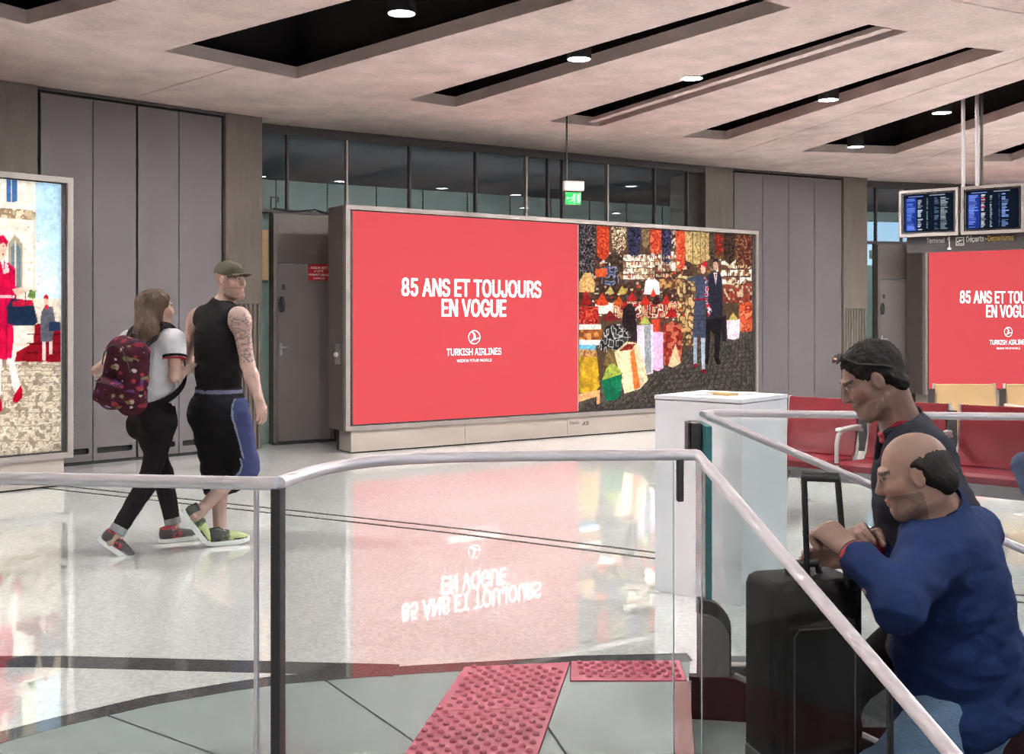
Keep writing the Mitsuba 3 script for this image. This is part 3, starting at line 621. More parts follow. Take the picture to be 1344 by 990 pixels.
def palace(Fm):
    P = Print(PW, PH, 0, 300, (205, 226, 240), np.r_[np.linspace(0, 2.1, 90)[:-1], np.linspace(2.1, PW, 130)])
    def M(pts):                      # from the picture's own layout, 2.475 units to a column, into metres on the print
        o = []
        for x, y in pts:
            u, v = x/2.475, 220+y/2.475
            t = Fm.t(u); q = Fm.pt(t, 0, 0); o.append([t+PW, EYE-(v-HOR)/FOC*q[1]-PZ0])
        return np.array(o)
    def pg(pts, c, **k): P.poly(M(pts), c, **k)
    def R(x0, y0, x1, y1, c, **k): pg([(x0, y0), (x1, y0), (x1, y1), (x0, y1)], c, **k)
    P.c[:] = np.array((208, 226, 238))+np.clip(P.Z/PH-.35, -.3, .65)[..., None]*np.array((-30, -14, 0))+(45*np.clip(meshkit.fbm(np.stack([P.X*2.2, P.Z*3.5, 0*P.X], -1), 4, 3)-.46, 0, 1))[..., None]*np.array((3, 2, 1.2))
    pg([(-800, -900), (118, 20), (118, 640), (-800, 640)], (238, 232, 220), var=.05, f=8)
    for x in (-500, -300, -130, 24): R(x, 38, x+34, 112, (70, 110, 160)); R(x+12, 38, x+16, 112, (225, 220, 210))
    pg([(-800, 60), (118, 140), (118, 172), (-800, 110)], (186, 168, 140), cols=[(200, 184, 158), (150, 130, 104), (226, 214, 190)], f=30, seed=3)
    for y in range(180, 620, 22): pg([(-800, y-60), (118, y), (118, y+2), (-800, y-58)], (222, 212, 196))
    for i in range(18): x = 70+(i*37) % 44; y = 190+i*23; R(x+20, y, x+27, y+7, (196, 182, 158))
    R(108, 170, 118, 640, (214, 204, 186))
    for x in (-420, -220, 28):
        pg([(x, 400), (x, 250), (x+22, 216), (x+48, 250), (x+48, 400)], (170, 160, 140)); pg([(x+8, 400), (x+8, 262), (x+23, 238), (x+40, 262), (x+40, 400)], (110, 130, 140)); R(x+22, 240, x+26, 400, (220, 212, 196))
    R(-800, 620, 300, 1000, (196, 186, 168), cols=[(206, 198, 182), (176, 164, 146), (222, 214, 200), (150, 138, 122)], f=34, seed=4)
    for j in range(11): y = 640+j*j*2.6+j*4; R(-800, y, 300, y+3, (150, 138, 122))
    pg([(90, 420), (100, 396), (118, 404), (116, 430)], (90, 116, 60), var=.3); pg([(150, 440), (170, 425), (194, 430), (194, 470)], (86, 106, 62), var=.3); R(110, 425, 200, 520, (226, 214, 198), var=.1)
    pg([(50, 630), (56, 600), (110, 570), (115, 510), (150, 505), (200, 505), (200, 632)], (140, 18, 34), var=.08)
    for y in (540, 570, 600): R(90, y, 200, y+4, (96, 8, 22))
    R(140, 560, 150, 626, (226, 214, 210)); R(162, 560, 172, 606, (226, 214, 210)); pg([(135, 470), (148, 448), (172, 452), (182, 500), (170, 566), (134, 566)], (96, 98, 110), var=.1); P.poly(M(ell(151, 430, 8, 17)), (222, 188, 168)); pg([(142, 424), (150, 410), (160, 420), (158, 428)], (180, 24, 44)); R(160, 502, 196, 530, (40, 60, 90)); R(146, 446, 158, 460, (190, 40, 66))
    pg([(-80, 320), (-20, 300), (30, 310), (52, 330), (54, 420), (44, 500), (46, 560), (38, 625), (-60, 625), (-70, 500)], (198, 18, 76), var=.06, f=10)
    pg([(-30, 622), (8, 622), (4, 740), (-8, 760), (-24, 740)], (240, 226, 222)); pg([(26, 620), (46, 620), (66, 700), (60, 742), (44, 720)], (240, 228, 224)); pg([(-12, 760), (6, 752), (10, 790), (-16, 800)], (170, 12, 40)); pg([(46, 740), (72, 704), (76, 745), (58, 764), (42, 762)], (170, 12, 40))
    P.poly(M(ell(4, 262, 21, 38)), (232, 198, 180)); pg([(-24, 250), (-10, 222), (14, 220), (28, 240), (26, 262), (14, 244), (-18, 258)], (190, 18, 70)); pg([(4, 304), (26, 312), (34, 340), (14, 346)], (240, 214, 214)); R(-60, 415, 48, 424, (236, 220, 220))
    pg([(24, 450), (40, 425), (108, 432), (124, 500), (112, 514), (40, 512), (26, 506)], (30, 48, 76), var=.12); pg([(40, 436), (70, 428), (108, 432), (110, 448), (44, 452)], (190, 30, 66)); R(52, 408, 56, 440, (40, 40, 50)); R(82, 404, 86, 440, (40, 40, 50)); pg([(40, 396), (70, 388), (84, 404), (60, 420)], (230, 196, 178))
    P.poly(M(ell(13, 256, 3, 3, 8)), (70, 50, 50)); P.poly(M(ell(11, 282, 5, 2.5, 8)), (170, 40, 60)); R(14, 300, 18, 330, (150, 14, 60)); pg([(30, 320), (34, 320), (44, 420), (40, 420)], (160, 12, 62)); pg([(-10, 425), (-6, 425), (0, 620), (-6, 620)], (160, 12, 62)); pg([(20, 425), (24, 425), (26, 620), (20, 620)], (168, 14, 64))
    P.fade((230, 226, 220), .04, .14)
    return P.mesh()

# lettering of the red posters in poster units (metres from the red panel's left edge and the poster's foot)
BF = Frame((-1.72, 11.5), 33.5)
def loc(u, v):
    t = BF.t(u); q = BF.pt(t, 0, 0); return t, EYE-(v-HOR)/FOC*q[1]
def fit(s, u0, u1, v_top, v_bot, bold=True):
    (a, _), (b, _) = loc(u0, 419), loc(u1, 419); um = (u0+u1)/2; zt, zb = loc(um, v_top)[1], loc(um, v_bot)[1]
    m = meshkit.text_mesh(s, .2, .002, bold); v = m.vertices.copy(); lo, hi = v.min(0), v.max(0)
    h = .2*70/70; cap = m3cap(s)
    m.vertices = np.c_[a+(v[:, 0]-lo[0])/(hi[0]-lo[0])*(b-a), -v[:, 2], zb+v[:, 1]/.205*(zt-zb)]
    return m
def m3cap(s): return 1
def emblem():
    (a, _), (b, _) = loc(614.3, 443), loc(630.3, 443); zc = loc(622, 442.8)[1]; r = (b-a)/2; xc = (a+b)/2
    ring = Point(0, 0).buffer(1).difference(Point(0, 0).buffer(.86))
    wing = Polygon([(-.40, .72), (-.22, .80), (.06, .58), (.22, .28), (.20, .0), (.34, -.16), (.82, -.02), (.86, -.10), (.30, -.34), (-.10, -.44), (-.62, -.70), (-.66, -.62), (-.30, -.30), (-.12, -.02), (-.14, .34)])
    m = prism(unary_union([ring, wing]), 0, .002); v = m.vertices.copy()
    m.vertices = np.c_[xc+v[:, 0]*r, -v[:, 2], zc+v[:, 1]*r]
    disc = prism(Point(0, 0).buffer(.87).difference(wing), 0, .001); v = disc.vertices.copy()
    disc.vertices = np.c_[xc+v[:, 0]*r, -v[:, 2], zc+v[:, 1]*r]
    return m, disc
heavy = lambda m, d: cat(shift(m, -d), shift(m, 0, -.0004), shift(m, d, -.0002))
lettering = cat(heavy(fit('85 ANS ET TOUJOURS', 527, 710, 366.8, 389.2), .0045), heavy(fit('EN VOGUE', 579.5, 663.8, 393.0, 415.4), .0045), fit('TURKISH AIRLINES', 586, 658, 457.2, 466.2), fit('WIDEN YOUR WORLD', 599.5, 645, 471.2, 475.2, False))
emb, emb_disc = emblem(); lettering = cat(lettering, emb)
MARKET = market()
def lightbox(name, label, F, red_first, picture, full=True, mark=False):
    k = thing(name, label, 'billboard', 'backlit airline billboards')
    L, D = 6.08, .43; off = 0.0
    x0 = 0.0 if full else -L
    Mx = F.M.copy()
    W = lambda m, x=0: F(shift(m, x))
    fw = .05; z0, z1 = PZ0-fw-.015, PZ1+fw+.01
    obj('cabinet', cat(W(bx(x0-.09, x0+L+.09, .03, D, z0, z1))), 'bronze', k, label='bronze painted metal box')
    fr = sbox(x0-.09, z0, x0+L+.09, z1).difference(sbox(x0-.09+fw, z0+fw, x0+L+.09-fw, z1-fw))
    obj('frame', F.face(fr, -.03, .06), 'steel_satin', k, label='brushed metal frame')
    obj('reveal', F.face(sbox(x0-.09+fw, z0+fw, x0+L+.09-fw, z1-fw).difference(sbox(x0, PZ0, x0+L, PZ1)), -.004, .03), 'black', k)
    red_x = x0+(0 if red_first else L/2); pic_x = x0+(L/2 if red_first else 0)
    quad = lambda a, b: trimesh.Trimesh([[a, 0, PZ0], [b, 0, PZ0], [b, 0, PZ1], [a, 0, PZ1]], [[0, 1, 2], [0, 2, 3]], process=False)
    obj('red_panel', F(quad(red_x, red_x+L/2)), 'red_face', k, emitter=glow(RED), label='lit red half with white slogan')
    if red_first:
        obj('lettering', F(shift(lettering, red_x, -.002)), 'white_face', k, emitter={**glow((.60, .58, .58)), 'sampling_weight': .1}, label='white lettering and bird emblem in a ring')
        obj('emblem_ground', F(shift(emb_disc, red_x, -.002)), 'red_face', k, emitter={**glow((.38, .066, .08)), 'sampling_weight': .05})
    pm, pc = picture
    obj('photo_panel', W(shift(pm, pic_x+.004, -.004, PZ0)), 'film', k, smooth=False, color=pc, label='translucent photographic print lit from behind')
    bl = trimesh.Trimesh([[pic_x, .022, PZ0], [pic_x+L/2, .022, PZ0], [pic_x+L/2, .022, PZ1], [pic_x, .022, PZ1]], [[0, 1, 2], [0, 2, 3]], process=False)
    obj('light_panel', F(bl), 'white_face', k, emitter=glow((BACKLIGHT,)*3))
    xs = [x0-.02, x0+1.42, x0+2.88, x0+4.34, x0+L+.02]
    for a, b in zip(xs[:-1], xs[1:]): obj('plinth_panel', W(bx(a+.002, b-.002, .0, .30, .015, z0)), 'plinth', k, label='pale metal plinth panel')
    obj('plinth_core', W(bx(x0-.0, x0+L, .02, D-.02, 0, z0)), 'black', k)
    if mark:
        t = loc(754, 556)[0]; obj('maker_mark', cat(F(shift(text('Classic', .035, .002, False, .9), t, -.0005, .155)), F(shift(text('JCD', .04, .002, True, .9), t+.17, -.0005, .135))), 'sign_dark', k, label='small dark lettering on the plinth')
        obj('switch_plate', F(bx(-.093, -.088, .12, .25, .96, 1.18)), 'steel_satin', k); obj('switch_knob', F(shift(from_man(m3.Manifold.sphere(.03, 20)), -.10, .20, 1.06)), 'steel', k, 40)
    return k
lightbox('billboard', 'large backlit billboard, half red slogan, half spice market photo, in the middle of the wall', BF, True, MARKET, mark=True)
B2F = Frame((6.66, 17.05), 16.5)
lightbox('billboard', 'backlit red billboard behind the yellow seats, cut off by the right edge', B2F, True, market(150, 115))
BLf = Frame(tuple(at(81, 419, 9.25)[:2]), 46.0)
lightbox('billboard', 'backlit poster of a woman in crimson uniform, cut off by the left edge', BLf, True, palace(BLf), full=False)

# ---------------------------------------------------------------- glass guards and handrails
ZR, RR = 1.04, .0170
def rail_pts(px): return [np.array([(u-672)/FOC*(574/(v-HOR)), 574/(v-HOR), ZR]) for u, v in px]
A0 = np.array([-3.2, 2.98, ZR]); A1 = rail_pts([(363, 635)])[0]
gk = thing('glass_guard', 'straight glass balustrade with steel handrail at the lower left, ending at a black post', 'railing')
obj('handrail', tube([A0, A1], RR, 20), 'steel', gk, 40, label='round steel handrail')
dirA = (A1-A0)/np.linalg.norm(A1-A0); nA = np.array([-dirA[1], dirA[0], 0])
pe = A1-dirA*.065
obj('pane', sheet([A0*[1, 1, 0]+[0, 0, .03], pe*[1, 1, 0]+[0, 0, .03]], [A0*[1, 1, 0]+[0, 0, ZR-.02], pe*[1, 1, 0]+[0, 0, ZR-.02]]), 'glass_pane', gk)
obj('slim_post', tube([A1-dirA*.052+[0, 0, -ZR], A1-dirA*.052], .0066, 12), 'steel', gk, 40, label='slim steel post')
obj('base_channel', prism(LineString([A0[:2], A1[:2]]).buffer(.02, cap_style=2), 0, .05), 'steel_satin', gk)
ck2 = thing('glass_guard', 'curved glass balustrade with steel handrail in front of the tactile paving', 'railing')
px = [(366, 634.5), (400, 623), (440, 613), (485, 606.5), (530, 602.8), (575, 600.8), (620, 599.6), (700, 598.4), (800, 597.6), (915, 597.2)]
cv = np.array(rail_pts(px)); 
tt = np.linspace(0, 1, 40); acc = np.r_[0, np.cumsum(np.linalg.norm(np.diff(cv, axis=0), axis=1))]; acc /= acc[-1]
from scipy.interpolate import PchipInterpolator
crv = PchipInterpolator(acc, cv)(tt); crv[:, 2] = ZR
S0 = crv[-1]; S1 = at(1250, 990, 2.1); sd = (S1-S0); S2 = S0+sd*1.9
obj('handrail', tube(crv, RR, 20), 'steel', ck2, 40, label='curved steel handrail')
pc = crv[crv[:, 0] <= .52]
obj('pane', sheet(pc*[1, 1, 0]+[0, 0, .03], pc*[1, 1, 0]+[0, 0, ZR-.02]), 'glass_pane', ck2, label='curved clear glass pane')
obj('base_channel', prism(LineString(crv[1:, :2]).buffer(.02, cap_style=2), 0, .05), 'steel_satin', ck2)
p0 = A1+dirA*.004
obj('post', prism(Polygon([p0[:2]+q for q in (dirA[:2]*-.012+nA[:2]*.02, dirA[:2]*.012+nA[:2]*.02, dirA[:2]*.012-nA[:2]*.02, dirA[:2]*-.012-nA[:2]*.02)]).convex_hull, 0, ZR-.012), 'black', ck2, label='black flat post')
gx, gy = pc[-1][0], pc[-1][1]
obj('pane_edge', bx(gx, gx+.0035, gy-.007, gy+.007, .03, ZR-.02), 'glass_edge_pale', ck2, label='pale edge of the glass')
obj('clamp', bx(.497, .517, gy-.012, gy+.012, ZR-.14, ZR-.012, .003), 'black', ck2, label='black clamp hanging under the handrail')
sk2 = thing('glass_guard', 'sloping glass balustrade with steel handrail descending to the lower right in front of the men', 'railing')
obj('handrail', tube([S0, S2], RR, 20), 'steel', sk2, 40, label='sloping steel handrail')
low = lambda p: p-[0, 0, .95]
obj('pane', sheet([low(S0+sd*.02), low(S2)], [S0+sd*.02-[0, 0, .03], S2-[0, 0, .03]]), 'glass_stair', sk2)
obj('pane_edge', bx(S0[0]+.010, S0[0]+.0135, S0[1]-.02, S0[1]-.010, .03, ZR-.02), 'glass_edge_pale', sk2, label='pale edge of the glass')
pp = S0+sd*.82
obj('post', cat(tube([pp-[0, 0, 1.0], pp-[0, 0, .01]], .0038, 10), tube([pp-[-.0085, .0, 1.0], pp-[-.0085, 0, .01]], .0038, 10)), 'black', sk2, 40, label='thin dark double post')
# far side: sloping rail and level rail from one corner
K0 = at(925, 545, 574/126); K1 = at(1344, 722, 4.22); kd = K1-K0; K2 = K0+kd*1.9
fk2 = thing('glass_guard', 'far glass balustrade of the stairs, level and sloping steel handrails meeting at one corner', 'railing')
G1 = at(1344, 548, 574/129); G2 = K0+(G1-K0)*1.55; Kb = K0+np.array([.035, .035, .005])
obj('handrail', tube([K2, K0+kd*.01], RR, 20), 'steel', fk2, 40, label='sloping steel handrail')
obj('level_handrail', tube([G2, Kb], RR*.96, 20), 'steel', fk2, 40, label='level steel handrail')
obj('return', tube([K0+kd*.01, K0, Kb], RR*.97, 20), 'steel', fk2, 40)
obj('pane', sheet([K0+kd*.06-[0, 0, .95], K2-[0, 0, .95]], [K0+kd*.06-[0, 0, .03], K2-[0, 0, .03]]), 'glass_stair', fk2)
obj('pane', sheet([Kb*[1, 1, 0]+[.06, 0, .02], G2*[1, 1, 0]+[0, 0, .02]], [Kb+[.06, 0, -.03], G2-[0, 0, .03]]), 'glass_pane', fk2)
obj('glass_fin', bx(.785, .812, 4.33, 4.56, .20, 1.015, .002), 'glass_edge', fk2, label='thick green glass fin standing on end')
obj('clamp', cat(bx(.728, .737, 4.42, 4.50, .90, 1.02, .002), bx(.742, .785, 4.40, 4.52, .895, 1.02, .003)), 'black', fk2, label='black fitting on the glass fin')
# rounded newel at the head of the stairs
nk = thing('newel_block', 'grey stair end block with rounded black edge beside the tactile paving', 'stair newel')
def quarter(x0, x1, z1, r): return Polygon([(x0, 0), (x0, z1)]+[(x1-r+r*math.sin(a), z1-r+r*math.cos(a)) for a in np.linspace(0, np.pi/2, 14)]+[(x1, 0)])
def extr(poly, y0, y1):
    m = prism(poly, -y1, -y0); v = m.vertices.copy(); m.vertices = np.c_[v[:, 0], -v[:, 2], v[:, 1]]; return m
obj('plate', extr(quarter(.752, .872, .262, .105), 4.272, 4.30), 'newel_grey', nk, label='grey front plate')
obj('rim', extr(quarter(.755, .884, .315, .115), 4.30, 4.36), 'black', nk, label='black rounded rim')

# ---------------------------------------------------------------- white pedestal
pk = thing('pedestal', 'square white display pedestal standing behind the glass at the head of the stairs', 'pedestal')
pb = np.array([1.155, 5.37]); aa = math.radians(40)
ex = np.array([math.cos(aa), -math.sin(aa)])*.51; ey = np.array([math.sin(aa), math.cos(aa)])*.516; pa = pb-ex
sq = Polygon([pa, pb, pb+ey, pa+ey])
obj('body', prism(sq, 0.0, 1.02), 'white_gloss', pk)
obj('top', prism(sq.buffer(.003, join_style=2), 1.024, 1.045), 'white_gloss', pk, label='white top plate')
pcn = np.array(sq.centroid.coords[0]); rng = np.random.default_rng(3)
for i in range(5):
    q = pcn+np.array([(-.12+.06*i), .04*math.sin(i*2.1)]); a = .3*i
    cs, sn = math.cos(a), math.sin(a); w, h = .045, .07
    poly = Polygon([q+np.array([cs*x-sn*y, sn*x+cs*y]) for x, y in ((-w, -h), (w, -h), (w, h), (-w, h))])
    t = thing('leaflet', 'yellowish leaflet lying among the white ones on top of the pedestal' if i == 2 else 'folded white leaflet lying on top of the white pedestal', 'leaflet', 'leaflets on the white pedestal')
    scene[t] = mikit.ply(prism(poly, 1.045, 1.045+.006+.004*(i % 3)), 'white_plastic' if i != 2 else 'seat_yellow')

# ---------------------------------------------------------------- beam seating
def seat_meshes(w=.55):
    prof_b = [(-.02, .43), (.02, .46), (.075, .62), (.105, .80), (.11, .835), (.135, .835), (.145, .80), (.115, .60), (.06, .43)]
    back = prism(Polygon(prof_b).buffer(.006), -w/2, w/2)
    v = back.vertices.copy(); back.vertices = np.c_[v[:, 2], v[:, 0], v[:, 1]]; back.invert()
    prof_p = [(-.48, .395), (-.50, .42), (-.47, .435), (-.30, .425), (-.05, .41), (.0, .425), (.0, .38), (-.30, .375), (-.46, .375)]
    pan = prism(Polygon(prof_p).buffer(.005), -w/2, w/2); v = pan.vertices.copy(); pan.vertices = np.c_[v[:, 2], v[:, 0], v[:, 1]]; pan.invert()
    side = []
    for s in (-1, 1):
        side.append(tube(np.array([[s*(w/2+.012), .0, .36], [s*(w/2+.012), .045, .46], [s*(w/2+.012), .10, .62], [s*(w/2+.012), .135, .80], [s*(w/2+.012), .135, .845]]), .014, 8))
        side.append(tube(np.array([[s*(w/2+.012), -.46, .385], [s*(w/2+.012), -.2, .375], [s*(w/2+.012), .05, .36]]), .013, 8))
    return back, pan, cat(*side)
def arm_mesh():
    z = [(-.42, .42), (-.42, .56), (-.39, .62), (-.32, .645), (-.1, .645), (.05, .62)]
    return cat(tube(np.array([[0, y, q] for y, q in z]), .016, 10), rbox(-.025, .025, -.40, .0, .640, .668, .012))
def seating(label, o, deg, n, mats, pitch=.65, arms=True, x_first=0):
    k = thing('beam_seating', label, 'seats')
    F = Frame(o, deg); back, pan, side = seat_meshes()
    for i in range(n):
        x = x_first+(i+.5)*pitch
        obj('backrest', F(shift(back, x)), mats, k, 30); obj('seat', F(shift(pan, x)), mats, k, 30)
        obj('side_frame', F(shift(side, x)), 'seat_frame', k, 40, label='pale metal side frame')
    for i in range(n+1):
        x = x_first+i*pitch
        obj('link_plate', F(bx(x-.035, x+.035, -.05, .06, .31, .40, .004)), 'grey_metal', k)
        obj('spacer', cat(F(bx(x-.03, x+.03, .062, .075, .46, .80))) , 'sign_dark', k, label='dark grey panel between seats')
        if arms: obj('armrest', F(shift(arm_mesh(), x)), 'seat_frame', k, 40, label='pale metal armrest loop')
    obj('beam', F(rbox(x_first-.1, x_first+n*pitch+.1, -.06, .03, .225, .345, .01)), 'grey_metal', k, 30, label='grey metal beam under the seats')
    for i in sorted({0, n-1} if n > 1 else {0}):
        x = x_first+(i+.5)*pitch+(-.2 if i == 0 else .2)
        for s in (-1, 1):
            obj('leg', F(cat(tube(np.array([[x, -.015, .30], [x, s*.12-.015, .22], [x, s*.27-.015, .05]]), .016, 10), from_man(m3.Manifold.cylinder(.03, .03, .026, 16).translate((x, s*.27-.015, 0))))), 'seat_frame', k, 40, label='slanting pale leg with round foot')
    return k
seating('row of red padded seats on a grey beam behind the two men', (2.53-.77*.575, 8.0+.635*.575), -39.5, 5, 'seat_red')
seating('row of yellow padded seats standing behind the red row, in front of the right billboard', (3.92, 9.9), 0, 3, 'seat_yellow', pitch=.665)

# ---------------------------------------------------------------- departure screens and the hanging sign
SF = Frame((4.155, 11.45), -35.0)
def flights(seed, cols):
    P = Print(.50, .40, 90, 76, (22, 30, 44)); r = np.random.default_rng(seed)
    P.poly([(0, .365), (.5, .365), (.5, .4), (0, .4)], (20, 26, 44)); P.poly([(.05, .372), (.20, .372), (.20, .384), (.05, .384)], (120, 140, 190)); P.poly([(.26, .374), (.42, .374), (.42, .388), (.26, .388)], (150, 160, 160))
    P.poly([(.015, .01), (.13, .01), (.13, .36), (.015, .36)], (36, 58, 128))
    for i in range(22):
        z = .345-i*.0155
        for x0, x1, c in cols:
            w = x0+(x1-x0)*r.uniform(.45, 1)
            if r.random() < .12: continue
            cc = np.array(c)*r.uniform(.75, 1.1)
            if x0 > .13 and x0 < .2 and r.random() < .18: cc = np.array((200, 60, 90))
            P.poly([(x0, z), (w, z), (w, z+.009), (x0, z+.009)], np.clip(cc, 0, 255))
    return P.mesh()
def monitor(label, x, cols, seed):
    k = thing('departure_screen', label, 'screen', 'flight departure screens')
    fr = sbox(x, 2.325, x+.60, 2.825).difference(sbox(x+.028, 2.36, x+.572, 2.795))
    obj('case', SF(bx(x+.005, x+.595, .02, .11, 2.33, 2.82, .004)), 'dark_frame', k)
    obj('bezel', SF.face(fr, -.012, .03), 'steel_satin', k, label='brushed metal bezel')
    obj('inner_bezel', SF.face(sbox(x+.028, 2.36, x+.572, 2.795).difference(sbox(x+.05, 2.377, x+.55, 2.777)), -.002, .03), 'screen_black', k)
    pm, pc = flights(seed, cols)
    obj('display', SF(shift(pm, x+.05, .0, 2.377)), 'film', k, color=pc, label='lit table of flights')
    a, b = x+.045, x+.555
    obj('backlight', SF(trimesh.Trimesh([[a, .015, 2.37], [b, .015, 2.37], [b, .015, 2.785], [a, .015, 2.785]], [[0, 1, 2], [0, 2, 3]], process=False)), 'white_face', k, emitter={**glow((.50, .52, .55)), 'sampling_weight': .2})
monitor('left departure screen of the pair with blue and white flight rows', 0.0, [(.03, .12, (120, 150, 220)), (.145, .20, (210, 215, 220)), (.235, .25, (150, 170, 170)), (.31, .36, (90, 110, 130)), (.375, .46, (150, 165, 165))], 5)
monitor('right departure screen of the pair, under two steel poles', .628, [(.025, .12, (130, 150, 215)), (.145, .19, (225, 225, 230)), (.225, .25, (160, 175, 180)), (.31, .325, (80, 110, 180)), (.34, .41, (140, 165, 215))], 9)
for u, l in ((1262.5, 'left of two steel poles holding the departure screens'), (1280.7, 'right of two steel poles holding the departure screens')):
    t = thing('hanging_pole', l, 'pole'); x = SF.t(u); p = SF.pt(x, .06, 0)
    scene[t] = mikit.ply(tube([[p[0], p[1], 2.80], [p[0], p[1], ZC+.74]], .020, 16), 'steel', 40)
sgk = thing('direction_sign', 'dark hanging sign reading Terminal 1 Départs Departures, under the screens', 'sign')
GF = Frame(tuple(SF.pt(0, .14, 0)[:2]), -35.0); gx0 = GF.t(1190)
obj('board', GF(bx(gx0, gx0+2.2, 0, .06, 2.165, 2.36, .004)), 'sign_dark', sgk)
for x in (gx0+.75, gx0+1.9): obj('hanger', GF(bx(x-.012, x+.012, .02, .05, 2.36, ZC+.7)), 'dark_frame', sgk)
def at_sign(s, u0, u1, v_base, h, bold, m, label=None):
    a, b = GF.t(u0), GF.t(u1); p = GF.pt((a+b)/2, 0, 0); z = EYE-(v_base-HOR)/FOC*p[1]
    t = meshkit.text_mesh(s, h, .004, bold); v = t.vertices.copy(); lo, hi = v[:, 0].min(), v[:, 0].max()
    t.vertices = np.c_[a+(v[:, 0]-lo)/(hi-lo)*(b-a), -v[:, 2], z+v[:, 1]]
    obj('lettering', GF(shift(t, 0, -.0005)), m, sgk, label=label)
at_sign('Terminal', 1216, 1240, 319.2, .055, False, 'letter_white'); at_sign('1', 1243.5, 1248.5, 327.5, .135, True, 'letter_white', 'large white figure 1')
at_sign('Départs', 1268.3, 1291.5, 317.0, .055, True, 'letter_white'); at_sign('-', 1293, 1295.2, 316.5, .055, True, 'letter_white'); at_sign('Departures', 1296.5, 1330.5, 315.6, .055, False, 'letter_yellow', 'yellow lettering')
a, b = GF.t(1254.5), GF.t(1265.5); zc = EYE-(317.5-HOR)/FOC*GF.pt(a, 0, 0)[1]; w = (b-a)
ic = sbox(0, 0, 1, 1).difference(sbox(.09, .09, .91, .91)); plane = LineString([(.2, .42), (.8, .68)]).buffer(.06).union(Polygon([(.42, .5), (.58, .58), (.46, .78), (.38, .76)])).union(sbox(.2, .2, .8, .27)).union(Polygon([(.18, .44), (.24, .42), (.2, .6), (.14, .58)]))
from shapely import affinity
icon = affinity.translate(affinity.scale(ic.union(plane), w, w*1.05, origin=(0, 0)), a, zc-w*.5)
obj('pictogram', GF.face(icon, -.004, 0), 'letter_white', sgk, label='white framed pictogram of a plane taking off')

# ---------------------------------------------------------------- exit sign on its rod
ek = thing('exit_sign', 'small green emergency exit sign under a white box hanging on a black rod', 'sign')
e = at(754, 243, 11.8); EFm = Frame((e[0]-.115, 11.8), 12)
obj('rod', tube([[e[0]-.085, 11.83, 2.98], [e[0]-.085, 11.83, ZC+.1]], .012, 10), 'black', ek, 40)
obj('housing', EFm(rbox(0, .235, 0, .07, 2.875, 2.985, .012)), 'white_plastic', ek, 40, label='white housing')
obj('plate', EFm(bx(.022, .206, .03, .04, 2.722, 2.862)), 'white_plastic', ek)
obj('face', EFm(trimesh.Trimesh([[.024, .028, 2.725], [.204, .028, 2.725], [.204, .028, 2.86], [.024, .028, 2.86]], [[0, 1, 2], [0, 2, 3]], process=False)), 'exit_green', ek, emitter={**glow((.022, .26, .06)), 'sampling_weight': .3}, label='lit green face')
man = unary_union([Point(.56, .80).buffer(.075), LineString([(.54, .7), (.50, .48)]).buffer(.06), LineString([(.50, .48), (.60, .34), (.54, .16)]).buffer(.045), LineString([(.50, .48), (.42, .32), (.30, .26)]).buffer(.045), LineString([(.54, .68), (.68, .56)]).buffer(.035), LineString([(.53, .68), (.40, .60), (.36, .5)]).buffer(.035), sbox(.74, .12, .92, .88), LineString([(.08, .5), (.24, .5)]).buffer(.04), Polygon([(.06, .5), (.14, .64), (.14, .36)])])
man = affinity.translate(affinity.scale(man, .18, .135, origin=(0, 0)), .024, 2.725)
obj('pictogram', EFm.face(man, .022, .026), 'exit_green', ek, emitter={**glow((.45, .66, .48)), 'sampling_weight': .05}, label='white running figure and door')

# ---------------------------------------------------------------- people: one smooth field per body, garments as fields around the same bones
def nrm(v): v = np.asarray(v, float); return v/(np.linalg.norm(v)+1e-12)
def basis(f, up=(0, 0, 1)):
    """columns: right, forward, up"""
    f = nrm(f); r = nrm(np.cross(f, up)); u = np.cross(r, f); return np.column_stack([r, f, u])

